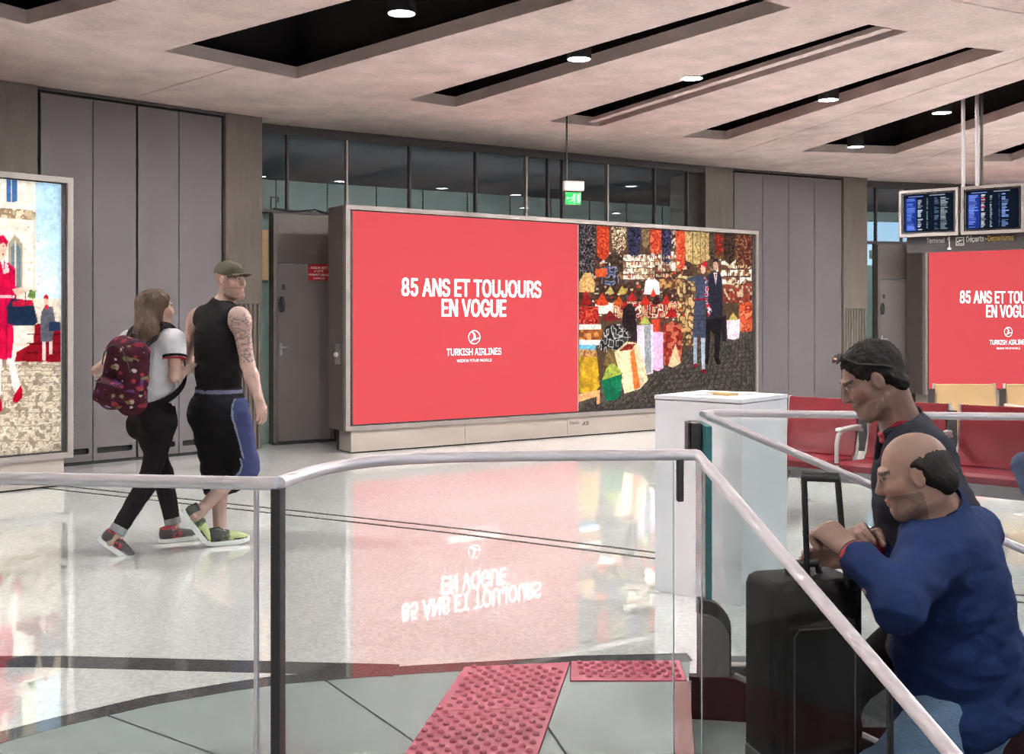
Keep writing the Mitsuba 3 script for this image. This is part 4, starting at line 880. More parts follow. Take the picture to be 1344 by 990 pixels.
class Field:
    def __init__(s, lo, hi, h):
        s.lo, s.h = np.asarray(lo, float), h; n = np.ceil((np.asarray(hi)-s.lo)/h).astype(int)+1
        s.f = np.full(n, .3, np.float32); s.n = n
    def block(s, a, b):
        i = np.clip(np.floor((a-s.lo)/s.h).astype(int), 0, s.n); j = np.clip(np.ceil((b-s.lo)/s.h).astype(int)+1, 0, s.n)
        if (j <= i).any(): return None, None
        g = [s.lo[k]+s.h*np.arange(i[k], j[k]) for k in range(3)]
        return tuple(slice(i[k], j[k]) for k in range(3)), (g[0][:, None, None].astype(np.float32), g[1][None, :, None].astype(np.float32), g[2][None, None, :].astype(np.float32))
    def put(s, sl, d, k, carve=False):
        a = s.f[sl]
        if carve:
            d = -d; h = np.clip(.5-.5*(d-a)/k, 0, 1); s.f[sl] = d*(1-h)+a*h+k*h*(1-h)
        else:
            h = np.clip(.5+.5*(d-a)/k, 0, 1); s.f[sl] = d*(1-h)+a*h-k*h*(1-h)
    def prim(s, p, grow=0.0, k=None):
        kind = p[0]; kk = p[-1] if k is None else k; carve = kind.startswith('-'); kind = kind.lstrip('-')
        if kind == 'cone':
            _, a, b, ra, rb, cut, _ = p; ra, rb = ra+grow, rb+grow
            m = max(ra, rb)+kk+2*s.h; sl, P = s.block(np.minimum(a, b)-m, np.maximum(a, b)+m)
            if sl is None: return
            ba = b-a; L2 = float(ba@ba)+1e-12
            q = [P[i]-np.float32(a[i]) for i in range(3)]
            t = (q[0]*ba[0]+q[1]*ba[1]+q[2]*ba[2])/L2; tc = np.clip(t, 0, 1)
            d = np.sqrt((q[0]-tc*ba[0])**2+(q[1]-tc*ba[1])**2+(q[2]-tc*ba[2])**2)-(ra+(rb-ra)*tc)
            if cut: d = np.maximum(d, (t-1)*math.sqrt(L2))
        else:
            _, c, r, R, _ = p; r = np.asarray(r, float)+grow
            m = r.max()+kk+2*s.h; sl, P = s.block(c-m, c+m)
            if sl is None: return
            q = [P[i]-np.float32(c[i]) for i in range(3)]
            l = [sum(q[i]*R[i, j] for i in range(3)) for j in range(3)]
            k0 = np.sqrt(sum((l[j]/r[j])**2 for j in range(3))); k1 = np.sqrt(sum((l[j]/r[j]**2)**2 for j in range(3)))
            d = k0*(k0-1)/np.maximum(k1, 1e-6)
        s.put(sl, d.astype(np.float32), kk, carve)
    def plane(s, pt, n):
        g = [s.lo[k]+s.h*np.arange(s.n[k]) for k in range(3)]; n = nrm(n)
        d = (g[0][:, None, None]-pt[0])*n[0]+(g[1][None, :, None]-pt[1])*n[1]+(g[2][None, None, :]-pt[2])*n[2]
        s.f = np.maximum(s.f, d.astype(np.float32))
    def mesh(s):
        f = s.f; inside = f < 0; n = np.array(f.shape)
        cnt = sum(inside[a:n[0]-1+a, b:n[1]-1+b, c:n[2]-1+c].astype(np.int8) for a in (0, 1) for b in (0, 1) for c in (0, 1))
        act = (cnt > 0) & (cnt < 8); idx = np.argwhere(act); num = np.full(act.shape, -1, np.int64); num[act] = np.arange(len(idx))
        acc = np.zeros((len(idx), 3)); w = np.zeros(len(idx))
        for ax in range(3):
            o = [i for i in range(3) if i != ax]
            for u in (0, 1):
                for v in (0, 1):
                    e = np.zeros(3, int); e[o[0]], e[o[1]] = u, v; e2 = e.copy(); e2[ax] = 1
                    i0, i1 = idx+e, idx+e2
                    f0, f1 = f[tuple(i0.T)], f[tuple(i1.T)]; x = (f0 < 0) != (f1 < 0)
                    t = np.where(x, f0/np.where(x, f0-f1, 1), 0); q = i0.astype(float); q[:, ax] += t
                    acc[x] += q[x]; w[x] += 1
        V = s.lo+s.h*acc/w[:, None]; F = []
        for ax in range(3):
            o = [(ax+1) % 3, (ax+2) % 3]
            a = np.take(inside, range(0, n[ax]-1), ax); b = np.take(inside, range(1, n[ax]), ax)
            e = np.argwhere(a != b); ok = (e[:, o[0]] > 0) & (e[:, o[1]] > 0) & (e[:, o[0]] < n[o[0]]-1) & (e[:, o[1]] < n[o[1]]-1); e = e[ok]
            flip = inside[tuple(e.T)]; q = []
            for d0, d1 in ((0, 0), (-1, 0), (-1, -1), (0, -1)):
                c = e.copy(); c[:, o[0]] += d0; c[:, o[1]] += d1; q.append(num[tuple(c.T)])
            q = np.array(q).T; q[~flip] = q[~flip][:, ::-1]; F.append(q)
        F = np.vstack(F)
        return trimesh.Trimesh(V, np.vstack([F[:, [0, 1, 2]], F[:, [0, 2, 3]]])[:, ::-1][:, ::-1], process=False)

def taubin(m, it):
    import scipy.sparse as sp
    f = np.asarray(m.faces); n = len(m.vertices); e = np.vstack([f[:, [0, 1]], f[:, [1, 2]], f[:, [2, 0]]]); e = np.vstack([e, e[:, ::-1]])
    A = sp.coo_matrix((np.ones(len(e)), (e[:, 0], e[:, 1])), shape=(n, n)).tocsr(); A.data[:] = 1
    d = np.asarray(A.sum(1)).ravel(); v = np.array(m.vertices)
    for k in range(it*2):
        l = (A@v)/np.maximum(d, 1)[:, None]-v; l[d == 0] = 0; v += (.5 if k % 2 == 0 else -.53)*l
    return v
def build(prims, h, grow=0.0, planes=(), wrinkle=0.0, wf=14, seed=1, k=None):
    lo, hi = [], []
    for p in prims:
        if p[0].startswith('-'): continue
        if p[0] == 'cone': m = max(p[3], p[4])+grow; lo += [np.minimum(p[1], p[2])-m]; hi += [np.maximum(p[1], p[2])+m]
        else: m = np.max(p[2])+grow; lo += [p[1]-m]; hi += [p[1]+m]
    F = Field(np.min(lo, 0)-.03, np.max(hi, 0)+.03, h)
    for p in prims: F.prim(p, 0 if p[0].startswith('-') else grow, k)
    for pt, n in planes: F.plane(pt, n)
    m = F.mesh()
    m.vertices = taubin(m, 4)
    if wrinkle:
        v = m.vertices; nn = mikit_normals(m)
        a = meshkit.fbm(v*np.array([wf, wf, wf*1.7]), 3, seed)-.5; b = np.abs(meshkit.noise(v*wf*.8+3.1, seed+7)-.5)
        m.vertices = v+nn*(wrinkle*(a*1.6+b*1.2-.3))[:, None]
    return m
def mikit_normals(m):
    v, f = np.asarray(m.vertices), np.asarray(m.faces); n = np.zeros_like(v); c = np.cross(v[f[:, 1]]-v[f[:, 0]], v[f[:, 2]]-v[f[:, 0]])
    for i in range(3): np.add.at(n, f[:, i], c)
    return n/(np.linalg.norm(n, axis=1, keepdims=True)+1e-12)

def C_(a, b, ra, rb, k=.03, cut=False): return ('cone', np.asarray(a, float), np.asarray(b, float), ra, rb, cut, k)
def E_(c, r, R=None, k=.03): return ('ell', np.asarray(c, float), r, np.eye(3) if R is None else R, k)
def lerp(a, b, t): return np.asarray(a)*(1-t)+np.asarray(b)*t

def head_prims(c, R, s=1.0, hair_top=0):
    L = lambda x, y, z: c+R@(np.array([x, y, z])*s)
    P = [E_(L(0, -.018, .035), np.array([.074, .094, .086])*s, R, .02), E_(L(0, .022, -.035), np.array([.060, .066, .078])*s, R, .03),
         C_(L(-.022, .055, -.094), L(.022, .055, -.094), .026*s, .026*s, .025), C_(L(-.045, .01, -.075), L(-.02, .055, -.095), .022*s, .022*s, .02), C_(L(.045, .01, -.075), L(.02, .055, -.095), .022*s, .022*s, .02),
         C_(L(-.035, .078, .026), L(.035, .078, .026), .0125*s, .0125*s, .014),
         ('-ell', L(-.031, .098, .010), np.array([.016, .017, .012])*s, R, .012), ('-ell', L(.031, .098, .010), np.array([.016, .017, .012])*s, R, .012),
         E_(L(-.031, .078, .009), np.array([.0125]*3)*s, R, .004), E_(L(.031, .078, .009), np.array([.0125]*3)*s, R, .004),
         C_(L(0, .084, .014), L(0, .1015, -.025), .0085*s, .0118*s, .014), E_(L(-.012, .093, -.030), np.array([.0085, .011, .008])*s, R, .006), E_(L(.012, .093, -.030), np.array([.0085, .011, .008])*s, R, .006),
         E_(L(0, .083, -.056), np.array([.024, .011, .0065])*s, R, .006), E_(L(0, .081, -.067), np.array([.021, .011, .0075])*s, R, .006), ('-ell', L(0, .097, -.0610), np.array([.022, .010, .0022])*s, R, .004),
         C_(L(-.05, .045, -.015), L(-.04, .065, -.02), .018*s, .018*s, .02), C_(L(.05, .045, -.015), L(.04, .065, -.02), .018*s, .018*s, .02)]
    for q in (-1, 1):
        P += [E_(L(q*.077, -.008, .002), np.array([.009, .020, .032])*s, R, .006), C_(L(q*.080, -.018, .018), L(q*.079, -.014, -.012), .006*s, .006*s, .005), ('-ell', L(q*.088, -.002, .004), np.array([.007, .010, .016])*s, R, .004)]
    return P
def hand_prims(w, d, n, side, curl=(.35, .45, .3), s=1.0, thumb=.5):
    """wrist, direction, palm normal, direction towards the thumb"""
    d = nrm(d); n = nrm(n-d*(np.asarray(n)@d)); t = np.asarray(side, float); t = nrm(t-d*(t@d)-n*(t@n)); P = []
    off = (.031, .0105, -.0105, -.030); ln = (.070, .078, .073, .058); rr = (.0096, .0098, .0094, .0083)
    base = w+d*.012*s
    for o, l, r in zip(off, ln, rr):
        kn = w+d*(.092-.004*abs(o*60))*s+t*o*s
        P.append(C_(base+t*o*.55*s, kn, .0145*s, .0115*s, .014))
        p = kn; a = 0.0
        for f, cu in zip((.45, .31, .24), curl):
            a += cu; q = p+(d*math.cos(a)+n*math.sin(a))*l*f*s; P.append(C_(p, q, r*s, r*.93*s, .0035)); p = q
    P.append(E_(w+d*.05*s, np.array([.036, .046, .014])*s, np.column_stack([t, d, n]), .012))
    b0 = w+d*.022*s+t*.024*s+n*.004*s; b1 = b0+nrm(d*.62+t*.62+n*.35)*.042*s; b2 = b1+nrm(d*(1-thumb)+t*.25*(1-thumb)+n*thumb*1.1+d*.3)*.034*s; b3 = b2+nrm(d*(1-thumb)+n*thumb*1.3+d*.2-t*.15)*.026*s
    P += [C_(b0, b1, .0155*s, .0125*s, .010), C_(b1, b2, .0112*s, .0102*s, .004), C_(b2, b3, .0100*s, .0085*s, .003)]
    return P
def bones(J, g):
    """named primitives of a body; J: joints, g: girths"""
    B = {}; Rp = basis(np.cross([0, 0, 1], J['hipR']-J['hipL']), nrm(J['chest']-J['pelvis'])); rs = nrm(J['shR']-J['shL']); up = nrm(J['neck']-J['chest']); fs = nrm(np.cross(up, rs)); Rc = np.column_stack([rs, fs, np.cross(rs, fs)])
    B['Rp'], B['Rc'] = Rp, Rc; w = g.get('w', 1.0)
    B['pelvis'] = [E_(J['pelvis'], np.array([.165, .112, .12])*w, Rp, .05)]
    B['glutes'] = [E_(lerp(J['pelvis'], J['hip'+q], .8)-Rp[:, 1]*.045-Rp[:, 2]*.02, np.array([.085, .09, .095])*w, Rp, .05) for q in 'RL']
    B['waist'] = [C_(J['pelvis'], lerp(J['pelvis'], J['chest'], .9), .118*w, .112*w, .06), E_(lerp(J['pelvis'], J['chest'], .5), np.array([.146*g.get('waist', 1), .105*g.get('waist', 1), .15])*w, Rp, .06)]
    B['chest'] = [E_(J['chest'], np.array([.168, .115, .175])*w, Rc, .06), E_(lerp(J['chest'], J['neck'], .55), np.array([.15, .085, .10])*w, Rc, .06)]
    B['shoulders'] = [C_(lerp(J['shL'], J['shR'], .03), lerp(J['shL'], J['shR'], .97), .062*g.get('arm', 1), .062*g.get('arm', 1), .05)]
    B['trap'] = [C_(J['neck']+up*.03, lerp(J['neck'], J['sh'+q], .75)-up*.01, .050*w, .045*w, .04) for q in 'RL']
    B['neck'] = [C_(J['neck']-up*.02, J['skull'], .057*g.get('neck', 1), .054*g.get('neck', 1), .025)]
    for q in 'RL':
        a = g.get('arm', 1.0); l = g.get('leg', 1.0)
        B['uarm'+q] = [C_(J['sh'+q], J['el'+q], .053*a, .041*a, .03), E_(lerp(J['sh'+q], J['el'+q], .12), np.array([.062]*3)*a, None, .03)]
        B['farm'+q] = [C_(J['el'+q], lerp(J['el'+q], J['wr'+q], .35), .041*a, .042*a, .02), C_(lerp(J['el'+q], J['wr'+q], .35), J['wr'+q], .042*a, .027*a, .02)]
        B['thigh'+q] = [C_(J['hip'+q], J['kn'+q], .086*l, .056*l, .05)]
        B['calf'+q] = [C_(J['kn'+q], lerp(J['kn'+q], J['an'+q], .3), .055*l, .056*l, .03), C_(lerp(J['kn'+q], J['an'+q], .3), J['an'+q], .055*l, .036*l, .03)]
    return B
def flat(B, *names): return [p for n in names for p in B[n]]
def seg(a, b, f0, f1, r0, r1, k=.03, cut=True): return C_(lerp(a, b, f0), lerp(a, b, f1), r0, r1, k, cut)

def shoe(style, s=1.0):
    out = [(-.072, -.018), (-.066, -.03), (-.02, -.034), (.05, -.036), (.11, -.046), (.165, -.045), (.205, -.022), (.212, .004), (.195, .030), (.15, .042), (.09, .040), (.03, .034), (-.03, .033), (-.066, .028), (-.074, 0)]
    o = Polygon(out).buffer(.004); solem = prism(o, 0, .030); v = solem.vertices.copy()
    v[:, 2] += np.where(v[:, 0] > .13, (v[:, 0]-.13)*.22, 0)+np.where((v[:, 2] < .01) & (v[:, 0] < -.04), .006, 0); solem.vertices = v*s
    R = np.eye(3)
    P = [E_((-.022, 0, .058), (.050, .036, .050), R, .02), C_((.0, 0, .070), (.13, -.003, .045), .042, .038, .02), E_((.155, -.004, .042), (.052, .043, .028), R, .02), C_((-.022, 0, .07), (-.025, 0, .112), .040, .043, .02, True)]
    P = [(p[0], p[1]*s, p[2]*s, p[3]*s, p[4]*s, p[5], p[6]) if p[0] == 'cone' else (p[0], p[1]*s, np.asarray(p[2])*s, p[3], p[4]) for p in P]
    up = build(P, .006, 0, [(np.array([0, 0, .027*s]), (0, 0, -1))])
    v = up.vertices/s; c = np.empty((len(v), 3)); a, b, d = style['upper'], style['toe'], style['accent']
    c[:] = a; c[v[:, 0] > .075] = b; band = (np.abs(v[:, 1]) > .018) & (v[:, 0] > .02) & (v[:, 0] < .075) & (meshkit.noise(v*np.array([60, 20, 60]), 2) > .5); c[band] = d
    c[(v[:, 2] > .098)] = style.get('collar', a); c[(v[:, 2] < .045) & (v[:, 0] > .1)] = style.get('bumper', b)
    lace = []
    for i in range(4):
        x = .045+i*.022; z = .108-i*.0125; lace.append(tube(np.array([[x, -.022, z-.012], [x, 0, z+.0005], [x, .022, z-.012]])*s, .0032*s, 6))
    return up, srgb(c), solem, cat(*lace)
def place(R, o): M = np.eye(4); M[:3, :3] = R; M[:3, 3] = o; return M
def put_shoe(pkey, sh, ankle, toe, up, m_sole='shoe_sole', s_up=.085, ground=None):
    up_mesh, col, solem, lace = sh
    x = nrm(toe); z = nrm(np.asarray(up, float)-x*(np.asarray(up)@x)); y = np.cross(z, x)
    o = ankle-z*s_up if ground is None else np.array([ankle[0], ankle[1], ground]); M = place(np.column_stack([x, y, z]), o)
    def tr(m): m = m.copy(); m.apply_transform(M); return m
    k = obj('shoe', tr(up_mesh), 'paint', pkey, True, color=col)
    obj('sole', tr(solem), m_sole, k, 40); obj('laces', tr(lace), style_lace, k, 40)
style_lace = 'white_plastic'
mat('shoe_sole', principled((.72, .74, .72), .5)); mat('shoe_sole_dark', principled((.03, .03, .03), .6))
mat('skin', {'type': 'principled', 'base_color': {'type': 'mesh_attribute', 'name': 'vertex_color'}, 'roughness': .48, 'specular': .4, 'sheen': .15})
def cloth_tex(c, f=220, v=.25):
    return proc(lambda p, n, uv: mi.Color3f(*c)*(1+v*(noise(p.x*f, p.y*f, p.z*f)-.5)+.25*(fbm(p.x*9, p.y*9, p.z*9, 3)-.5)))
mat('cloth_black', principled(cloth_tex((.0045, .004, .0045)), .9, specular=.08)); mat('case_black', principled(cloth_tex((.0045, .004, .0045)), .75, specular=.12)); mat('cloth_white', principled(cloth_tex((.58, .59, .62), 220, .1), .8)); mat('cloth_charcoal', principled(cloth_tex((.014, .015, .021)), .9, specular=.08))
mat('cloth_blue', principled(cloth_tex((.006, .013, .046)), .88, specular=.1)); mat('cloth_jeans', principled(cloth_tex((.075, .13, .21), 260, .4), .8)); mat('cloth_jeans_dark', principled(cloth_tex((.012, .022, .060), 260, .3), .8)); mat('cloth_red', principled(cloth_tex((.22, .012, .02)), .8))
mat('cloth_green', principled(cloth_tex((.060, .056, .038), 160, .4), .85, specular=.15)); mat('hair_brown', principled(proc(lambda p, n, uv: mi.Color3f(.032, .017, .009)*(1+1.1*(noise(p.x*260, p.y*260, p.z*22)-.5))), .5, specular=.25)); mat('hair_dark', principled(proc(lambda p, n, uv: mi.Color3f(.008, .006, .006)*(1+.9*(noise(p.x*300, p.y*300, p.z*120)-.5))), .7, specular=.15))
mat('eye_white', principled((.40, .36, .34), .2)); mat('eye_dark', principled((.02, .014, .012), .1)); mat('denim_cuff', principled(cloth_tex((.20, .21, .22)), .85))

def skin_colors(m, base, heads=(), extra=None, seed=1):
    v = np.asarray(m.vertices); c = np.tile(np.asarray(base, float), (len(v), 1))
    c *= (1+.16*(meshkit.fbm(v*22, 3, seed)-.5)*2)[:, None]
    for hc, R, s, opt in heads:
        l = (v-hc)@R/s; near = (np.abs(l) < .16).all(1)
        lip = near & (np.abs(l[:, 0]) < .024) & (np.abs(l[:, 2]+.062) < .011) & (l[:, 1] > .07); c[lip] *= (.95, .72, .70)
        brow = near & (np.abs(np.abs(l[:, 0])-.032) < .022) & (np.abs(l[:, 2]-.030+.12*np.abs(np.abs(l[:, 0])-.03)) < .0055) & (l[:, 1] > .06); c[brow] = np.array(opt.get('brow', (.06, .04, .03)))
        cheek = near & (l[:, 1] > .03) & (np.abs(l[:, 2]+.03) < .03) & (np.abs(l[:, 0]) > .025); c[cheek] *= (1.06, .93, .92)
        if 'beard' in opt:
            b = near & (l[:, 2] < -.040-.25*np.maximum(0, .055-l[:, 1])*0) & (l[:, 1] > -.01) & (l[:, 2] > -.135) & ~lip & ((l[:, 2] < -.072) | (np.abs(l[:, 0]) > .03) | (l[:, 2] > -.054))
            a = (opt.get('beard_k', .55)*(.7+.6*meshkit.noise(v*260, 5)))[:, None]; a = np.clip(a, 0, 1); c = np.where(b[:, None], c*(1-a)+np.array(opt['beard'])*a, c)
        lid = near & (np.abs(np.abs(l[:, 0])-.031) < .015) & (np.abs(l[:, 2]-.015) < .005) & (l[:, 1] > .075); c[lid] *= .55
    if extra is not None: c = extra(v, c)
    return np.clip(c, 0, 1)
def add_head_parts(pkey, hc, R, s=1.0):
    for q in (-1, 1):
        e = hc+R@(np.array([q*.031, .0788, .009])*s); ball = trimesh.creation.icosphere(subdivisions=2, radius=.0116*s); ball.apply_translation(e)
        k = obj('eye', ball, 'eye_white', pkey, True, label='eye')
        iris = trimesh.creation.icosphere(subdivisions=1, radius=.0058*s); iris.apply_translation(e+R@(np.array([0, .0078, 0])*s)); obj('iris', iris, 'eye_dark', k, True)

# ---- the man with the cap ------------------------------------------------------------------
hA = nrm((.64, .77, 0)); rA = np.array([.77, -.64, 0])
J = dict(pelvis=at(287, 527, 6.95), hipR=at(302, 540, 6.88), hipL=at(273, 540, 7.02), chest=at(287, 449, 6.95), neck=at(290, 407, 6.95), shR=at(315, 417, 6.83), shL=at(261, 417, 7.08),
         elR=at(325, 478, 6.80), wrR=at(340, 525, 6.68), elL=at(242, 470, 7.12), wrL=at(268, 492, 7.33), knL=at(288, 618, 7.02), anL=at(288, 696, 6.88), knR=at(319, 612, 7.05), anR=at(262, 672, 6.76))
hc = at(303, 369, 6.94); RH = basis((.90, -.42, .02)); J['skull'] = hc+RH@np.array([0, -.02, -.06])
g = dict(w=1.04, arm=1.10, leg=1.0, neck=1.12)
B = bones(J, g); capman = thing('person', 'man in a khaki cap and black sleeveless top walking beside the girl with the backpack', 'person')
hand = hand_prims(J['wrR'], at(345, 549, 6.66)-J['wrR'], (-.6, .5, .2), (.6, .7, .05), (.35, .5, .4)); handL = hand_prims(J['wrL'], hA*.8+np.array([0, 0, -.4]), (.5, -.5, .3), (.3, .5, .8))
body = flat(B, 'pelvis', 'glutes', 'waist', 'chest', 'shoulders', 'trap', 'neck', 'uarmR', 'uarmL', 'farmR', 'farmL', 'thighR', 'thighL', 'calfR', 'calfL')+[C_(J['anR'], J['anR']+nrm(J['anR']-J['knR'])*.04, .036, .036)]+head_prims(hc, RH, 1.02)+hand+handL
m = build(body, .0058)
def tattoo(v, c):
    for a, b in ((J['shR'], J['elR']),):
        ax = b-a; t = ((v-a)@ax)/(ax@ax); d = np.linalg.norm(v-(a+np.clip(t, 0, 1)[:, None]*ax), axis=1)
        n1 = meshkit.noise(v*np.array([38, 38, 55]), 3); n2 = meshkit.noise(v*90, 8)
        on = (d < .075) & (t > -.05) & (t < .98) & (np.abs(n1-.5) < .085) & (n2 > .25); c[on] *= (.42, .50, .60)
        on2 = (d < .075) & (t > .05) & (t < .5) & (n1 > .62); c[on2] *= (.72, .76, .82)
    return c
SK1 = (0.332, 0.217, 0.180)
obj('body', m, 'skin', capman, True, color=skin_colors(m, SK1, [(hc, RH, 1.02, dict(beard=(.12, .075, .05), beard_k=.5, brow=(.10, .06, .04)))], tattoo), label='bare skin with a tattooed right arm')
add_head_parts(capman, hc, RH, 1.02)
top = flat(B, 'waist', 'chest', 'trap')+[E_(J['pelvis'], np.array([.165, .115, .10]), B['Rp'], .05), C_(lerp(J['shL'], J['shR'], .16), lerp(J['shL'], J['shR'], .84), .058, .058, .05)]
ux = nrm(J['shR']-J['shL'])
top += [('-ell', J['shR']+ux*.045+np.array([0, 0, .01]), np.array([.088, .12, .125]), B['Rc'], .01), ('-ell', J['shL']-ux*.045+np.array([0, 0, .01]), np.array([.088, .12, .125]), B['Rc'], .01), ('-cone', J['neck']+np.array([0, 0, .03])+hA*.01, J['skull'], .066, .075, False, .01)]
m = build(top, .0065, .014, [(J['pelvis']-[0, 0, .04], (0, 0, -1))], .007, 12)
obj('tank_top', m, 'cloth_black', capman, True, label='black sleeveless top')
sp = flat(B, 'pelvis', 'glutes')+[C_(J['hipL'], J['knL'], .112, .098, .05), seg(J['knL'], J['anL'], -.02, .38, .096, .088), C_(J['hipR'], J['knR'], .112, .094, .05), seg(J['knR'], J['anR'], -.02, .34, .092, .086)]
m = build(sp+B['waist'], .0065, .013, [(J['pelvis']+[0, 0, .095], (0, 0, 1))], .012, 11)
v = m.vertices; c = np.tile(np.array((.005, .005, .006)), (len(v), 1))
for a, b, off in ((J['hipR'], J['knR'], 1), (J['knR'], J['anR'], 1)):
    ax = b-a; t = np.clip(((v-a)@ax)/(ax@ax), 0, 1); q = v-(a+t[:, None]*ax); side = q@nrm(rA*.85+hA*.35); on = (side > .072) & (np.linalg.norm(q, axis=1) < .16) & (v[:, 2] < J['pelvis'][2]+.03)
    c[on] = (.032, .040, .098); edge = on & (side < .080); c[edge] = (.16, .18, .24)
wb_ = (np.abs(v[:, 2]-J['pelvis'][2]-.07) < .012); c[wb_] = (.10, .11, .17)
obj('shorts', m, 'cloth_paint', capman, True, color=c, label='long black shorts with a blue side panel')
stA = shoe(dict(upper=(38, 44, 40), toe=(160, 172, 118), accent=(78, 92, 58), collar=(24, 26, 26), bumper=(40, 46, 40)), .96)
put_shoe(capman, stA, np.array([J['anL'][0], 6.83, 0]), (.90, .43, 0), (0, 0, 1), ground=.002)
toeR = np.array([.136, .06, -.235]); put_shoe(capman, stA, J['anR'], toeR, (.86, .25, .5), s_up=.092)
capf = [E_(hc+RH@np.array([0, -.016, .050]), (.084, .104, .086), RH, .02)]
mcap = build(capf, .006, 0, [(hc+RH@np.array([0, 0, .040]), -(RH@nrm((0, .18, 1))))])
kc_ = obj('cap', mcap, 'cloth_green', capman, True, label='khaki cap')
Lh = lambda x, y, z: hc+RH@np.array([x, y, z])
rim, rim2 = [], []
for a in np.linspace(-1.15, 1.15, 17):
    x0, y0 = .080*math.sin(a), -.016+.102*math.cos(a); ext = .072*max(0, math.cos(a*1.25)); rim.append(Lh(x0, y0, .050-.02*abs(math.sin(a))**2)); rim2.append(Lh(x0*1.04, y0+ext, .040-.022*abs(math.sin(a))**2))
mb = sheet(rim2, rim); mb2 = mb.copy(); mb2.vertices += RH[:, 2]*.004; mb.invert(); brim = cat(mb, mb2, sheet(rim2, [p+RH[:, 2]*.004 for p in rim2]))
obj('brim', brim, 'cloth_green', kc_, False); bt = from_man(m3.Manifold.sphere(.008, 12)); obj('button', shift(bt, *(Lh(0, -.016, .137))), 'cloth_green', kc_, True)

# ---- the girl with the backpack ------------------------------------------------------------------
hB = nrm((.5, .87, 0)); rB = np.array([.87, -.5, 0])
J = dict(pelvis=at(202, 545, 6.78), hipR=at(214, 555, 6.71), hipL=at(191, 555, 6.85), chest=at(201, 474, 6.75), neck=at(205, 438, 6.77), shR=at(229, 447, 6.68), shL=at(171, 448, 6.86),
         elR=at(229, 496, 6.63), wrR=at(247, 484, 6.80), elL=at(127, 487, 6.75), wrL=at(157, 470, 6.66), knR=at(196, 630, 6.70), anR=at(150, 704, 6.55), knL=at(213, 620, 6.99), anL=at(228, 692, 6.99))
hc = at(208, 405, 6.77); RH = basis((.86, .50, -.03)); J['skull'] = hc+RH@np.array([0, -.02, -.06])
g = dict(w=.90, arm=.80, leg=.90, neck=.82)
B = bones(J, g); girl = thing('person', 'girl with long brown hair and a white short-sleeved shirt carrying a backpack', 'person')
hand = hand_prims(J['wrR'], at(257, 475, 6.95)-J['wrR'], (.2, .3, -.8), (-.5, .3, .5), (.2, .3, .2), .9); handL = hand_prims(J['wrL'], at(166, 462, 6.64)-J['wrL'], (.2, .6, -.5), (0, -.3, .8), (.7, .9, .6), .9)
body = flat(B, 'pelvis', 'glutes', 'waist', 'chest', 'shoulders', 'trap', 'neck', 'uarmR', 'uarmL', 'farmR', 'farmL', 'thighR', 'thighL', 'calfR', 'calfL')+[C_(J['an'+q], J['an'+q]+nrm(J['an'+q]-J['kn'+q])*.04, .031, .031) for q in 'RL']+head_prims(hc, RH, .95)+hand+handL
m = build(body, .0058); SK2 = (0.375, 0.251, 0.203)
obj('body', m, 'skin', girl, True, color=skin_colors(m, SK2, [(hc, RH, .95, dict(brow=(.10, .06, .04)))], seed=4), label='bare skin')
add_head_parts(girl, hc, RH, .95)
shp = flat(B, 'waist', 'chest', 'trap', 'shoulders', 'pelvis')+[seg(J['sh'+q], J['el'+q], 0, .50, .058, .060) for q in 'RL']
shp += [('-cone', J['neck']+np.array([0, 0, .035]), J['skull'], .052, .06, False, .01)]
m = build(shp, .0065, .014, [(J['pelvis']+[0, 0, -.01], (0, 0, -1))], .008, 12)
obj('shirt', m, 'cloth_white', girl, True, label='white short-sleeved shirt')
for q in 'RL':
    a, b = J['sh'+q], J['el'+q]
    for f0, f1, mt in ((.40, .47, 'cloth_black'), (.475, .505, 'cloth_red')):
        obj('sleeve_band', build([seg(a, b, f0, f1, .0605, .0605, .005)], .004, .0145, [(lerp(a, b, f0), a-b)]), mt, girl, True, label='dark band on the sleeve')
lg = flat(B, 'pelvis', 'glutes', 'thighR', 'thighL')+[seg(J['kn'+q], J['an'+q], 0, .90, .056, .040) for q in 'RL']
m = build(lg+B['waist'], .0065, .010, [(J['pelvis']+[0, 0, .09], (0, 0, 1))], .004, 14); obj('leggings', m, 'cloth_black', girl, True, label='black leggings')
for q in 'RL': obj('cuff', build([seg(J['kn'+q], J['an'+q], .84, .95, .044, .043, .005)], .004, .009, [(lerp(J['kn'+q], J['an'+q], .83), J['kn'+q]-J['an'+q])]), 'denim_cuff', girl, True, label='grey turned-up cuff')
stB = shoe(dict(upper=(40, 34, 36), toe=(60, 56, 60), accent=(150, 40, 50), collar=(130, 30, 40), bumper=(120, 120, 126)), .88)
put_shoe(girl, stB, np.array([J['anL'][0]-.01, 6.93, 0]), (.86, .5, 0), (0, 0, 1), ground=.002)
put_shoe(girl, stB, J['anR'], (.185, .05, -.145), (.6, .15, .78), s_up=.075)
hp = [E_(hc+RH@np.array([0, -.022, .036]), np.array([.079, .100, .090]), RH, .02), C_(hc+RH@np.array([-.05, -.03, .02]), hc+RH@np.array([-.055, -.02, -.09]), .035, .03, .03), C_(hc+RH@np.array([.055, -.02, .02]), hc+RH@np.array([.055, .0, -.08]), .03, .022, .03),
      C_(hc+RH@np.array([0, -.08, .03]), at(192, 436, 6.62), .062, .070, .04), C_(at(192, 436, 6.62), at(172, 452, 6.60), .066, .040, .04), C_(at(196, 430, 6.64), at(182, 468, 6.52), .055, .028, .03), C_(at(172, 452, 6.60), at(158, 464, 6.60), .038, .016, .03),
      ('-ell', hc+RH@np.array([0, .085, -.03]), np.array([.056, .075, .10]), RH, .02)]
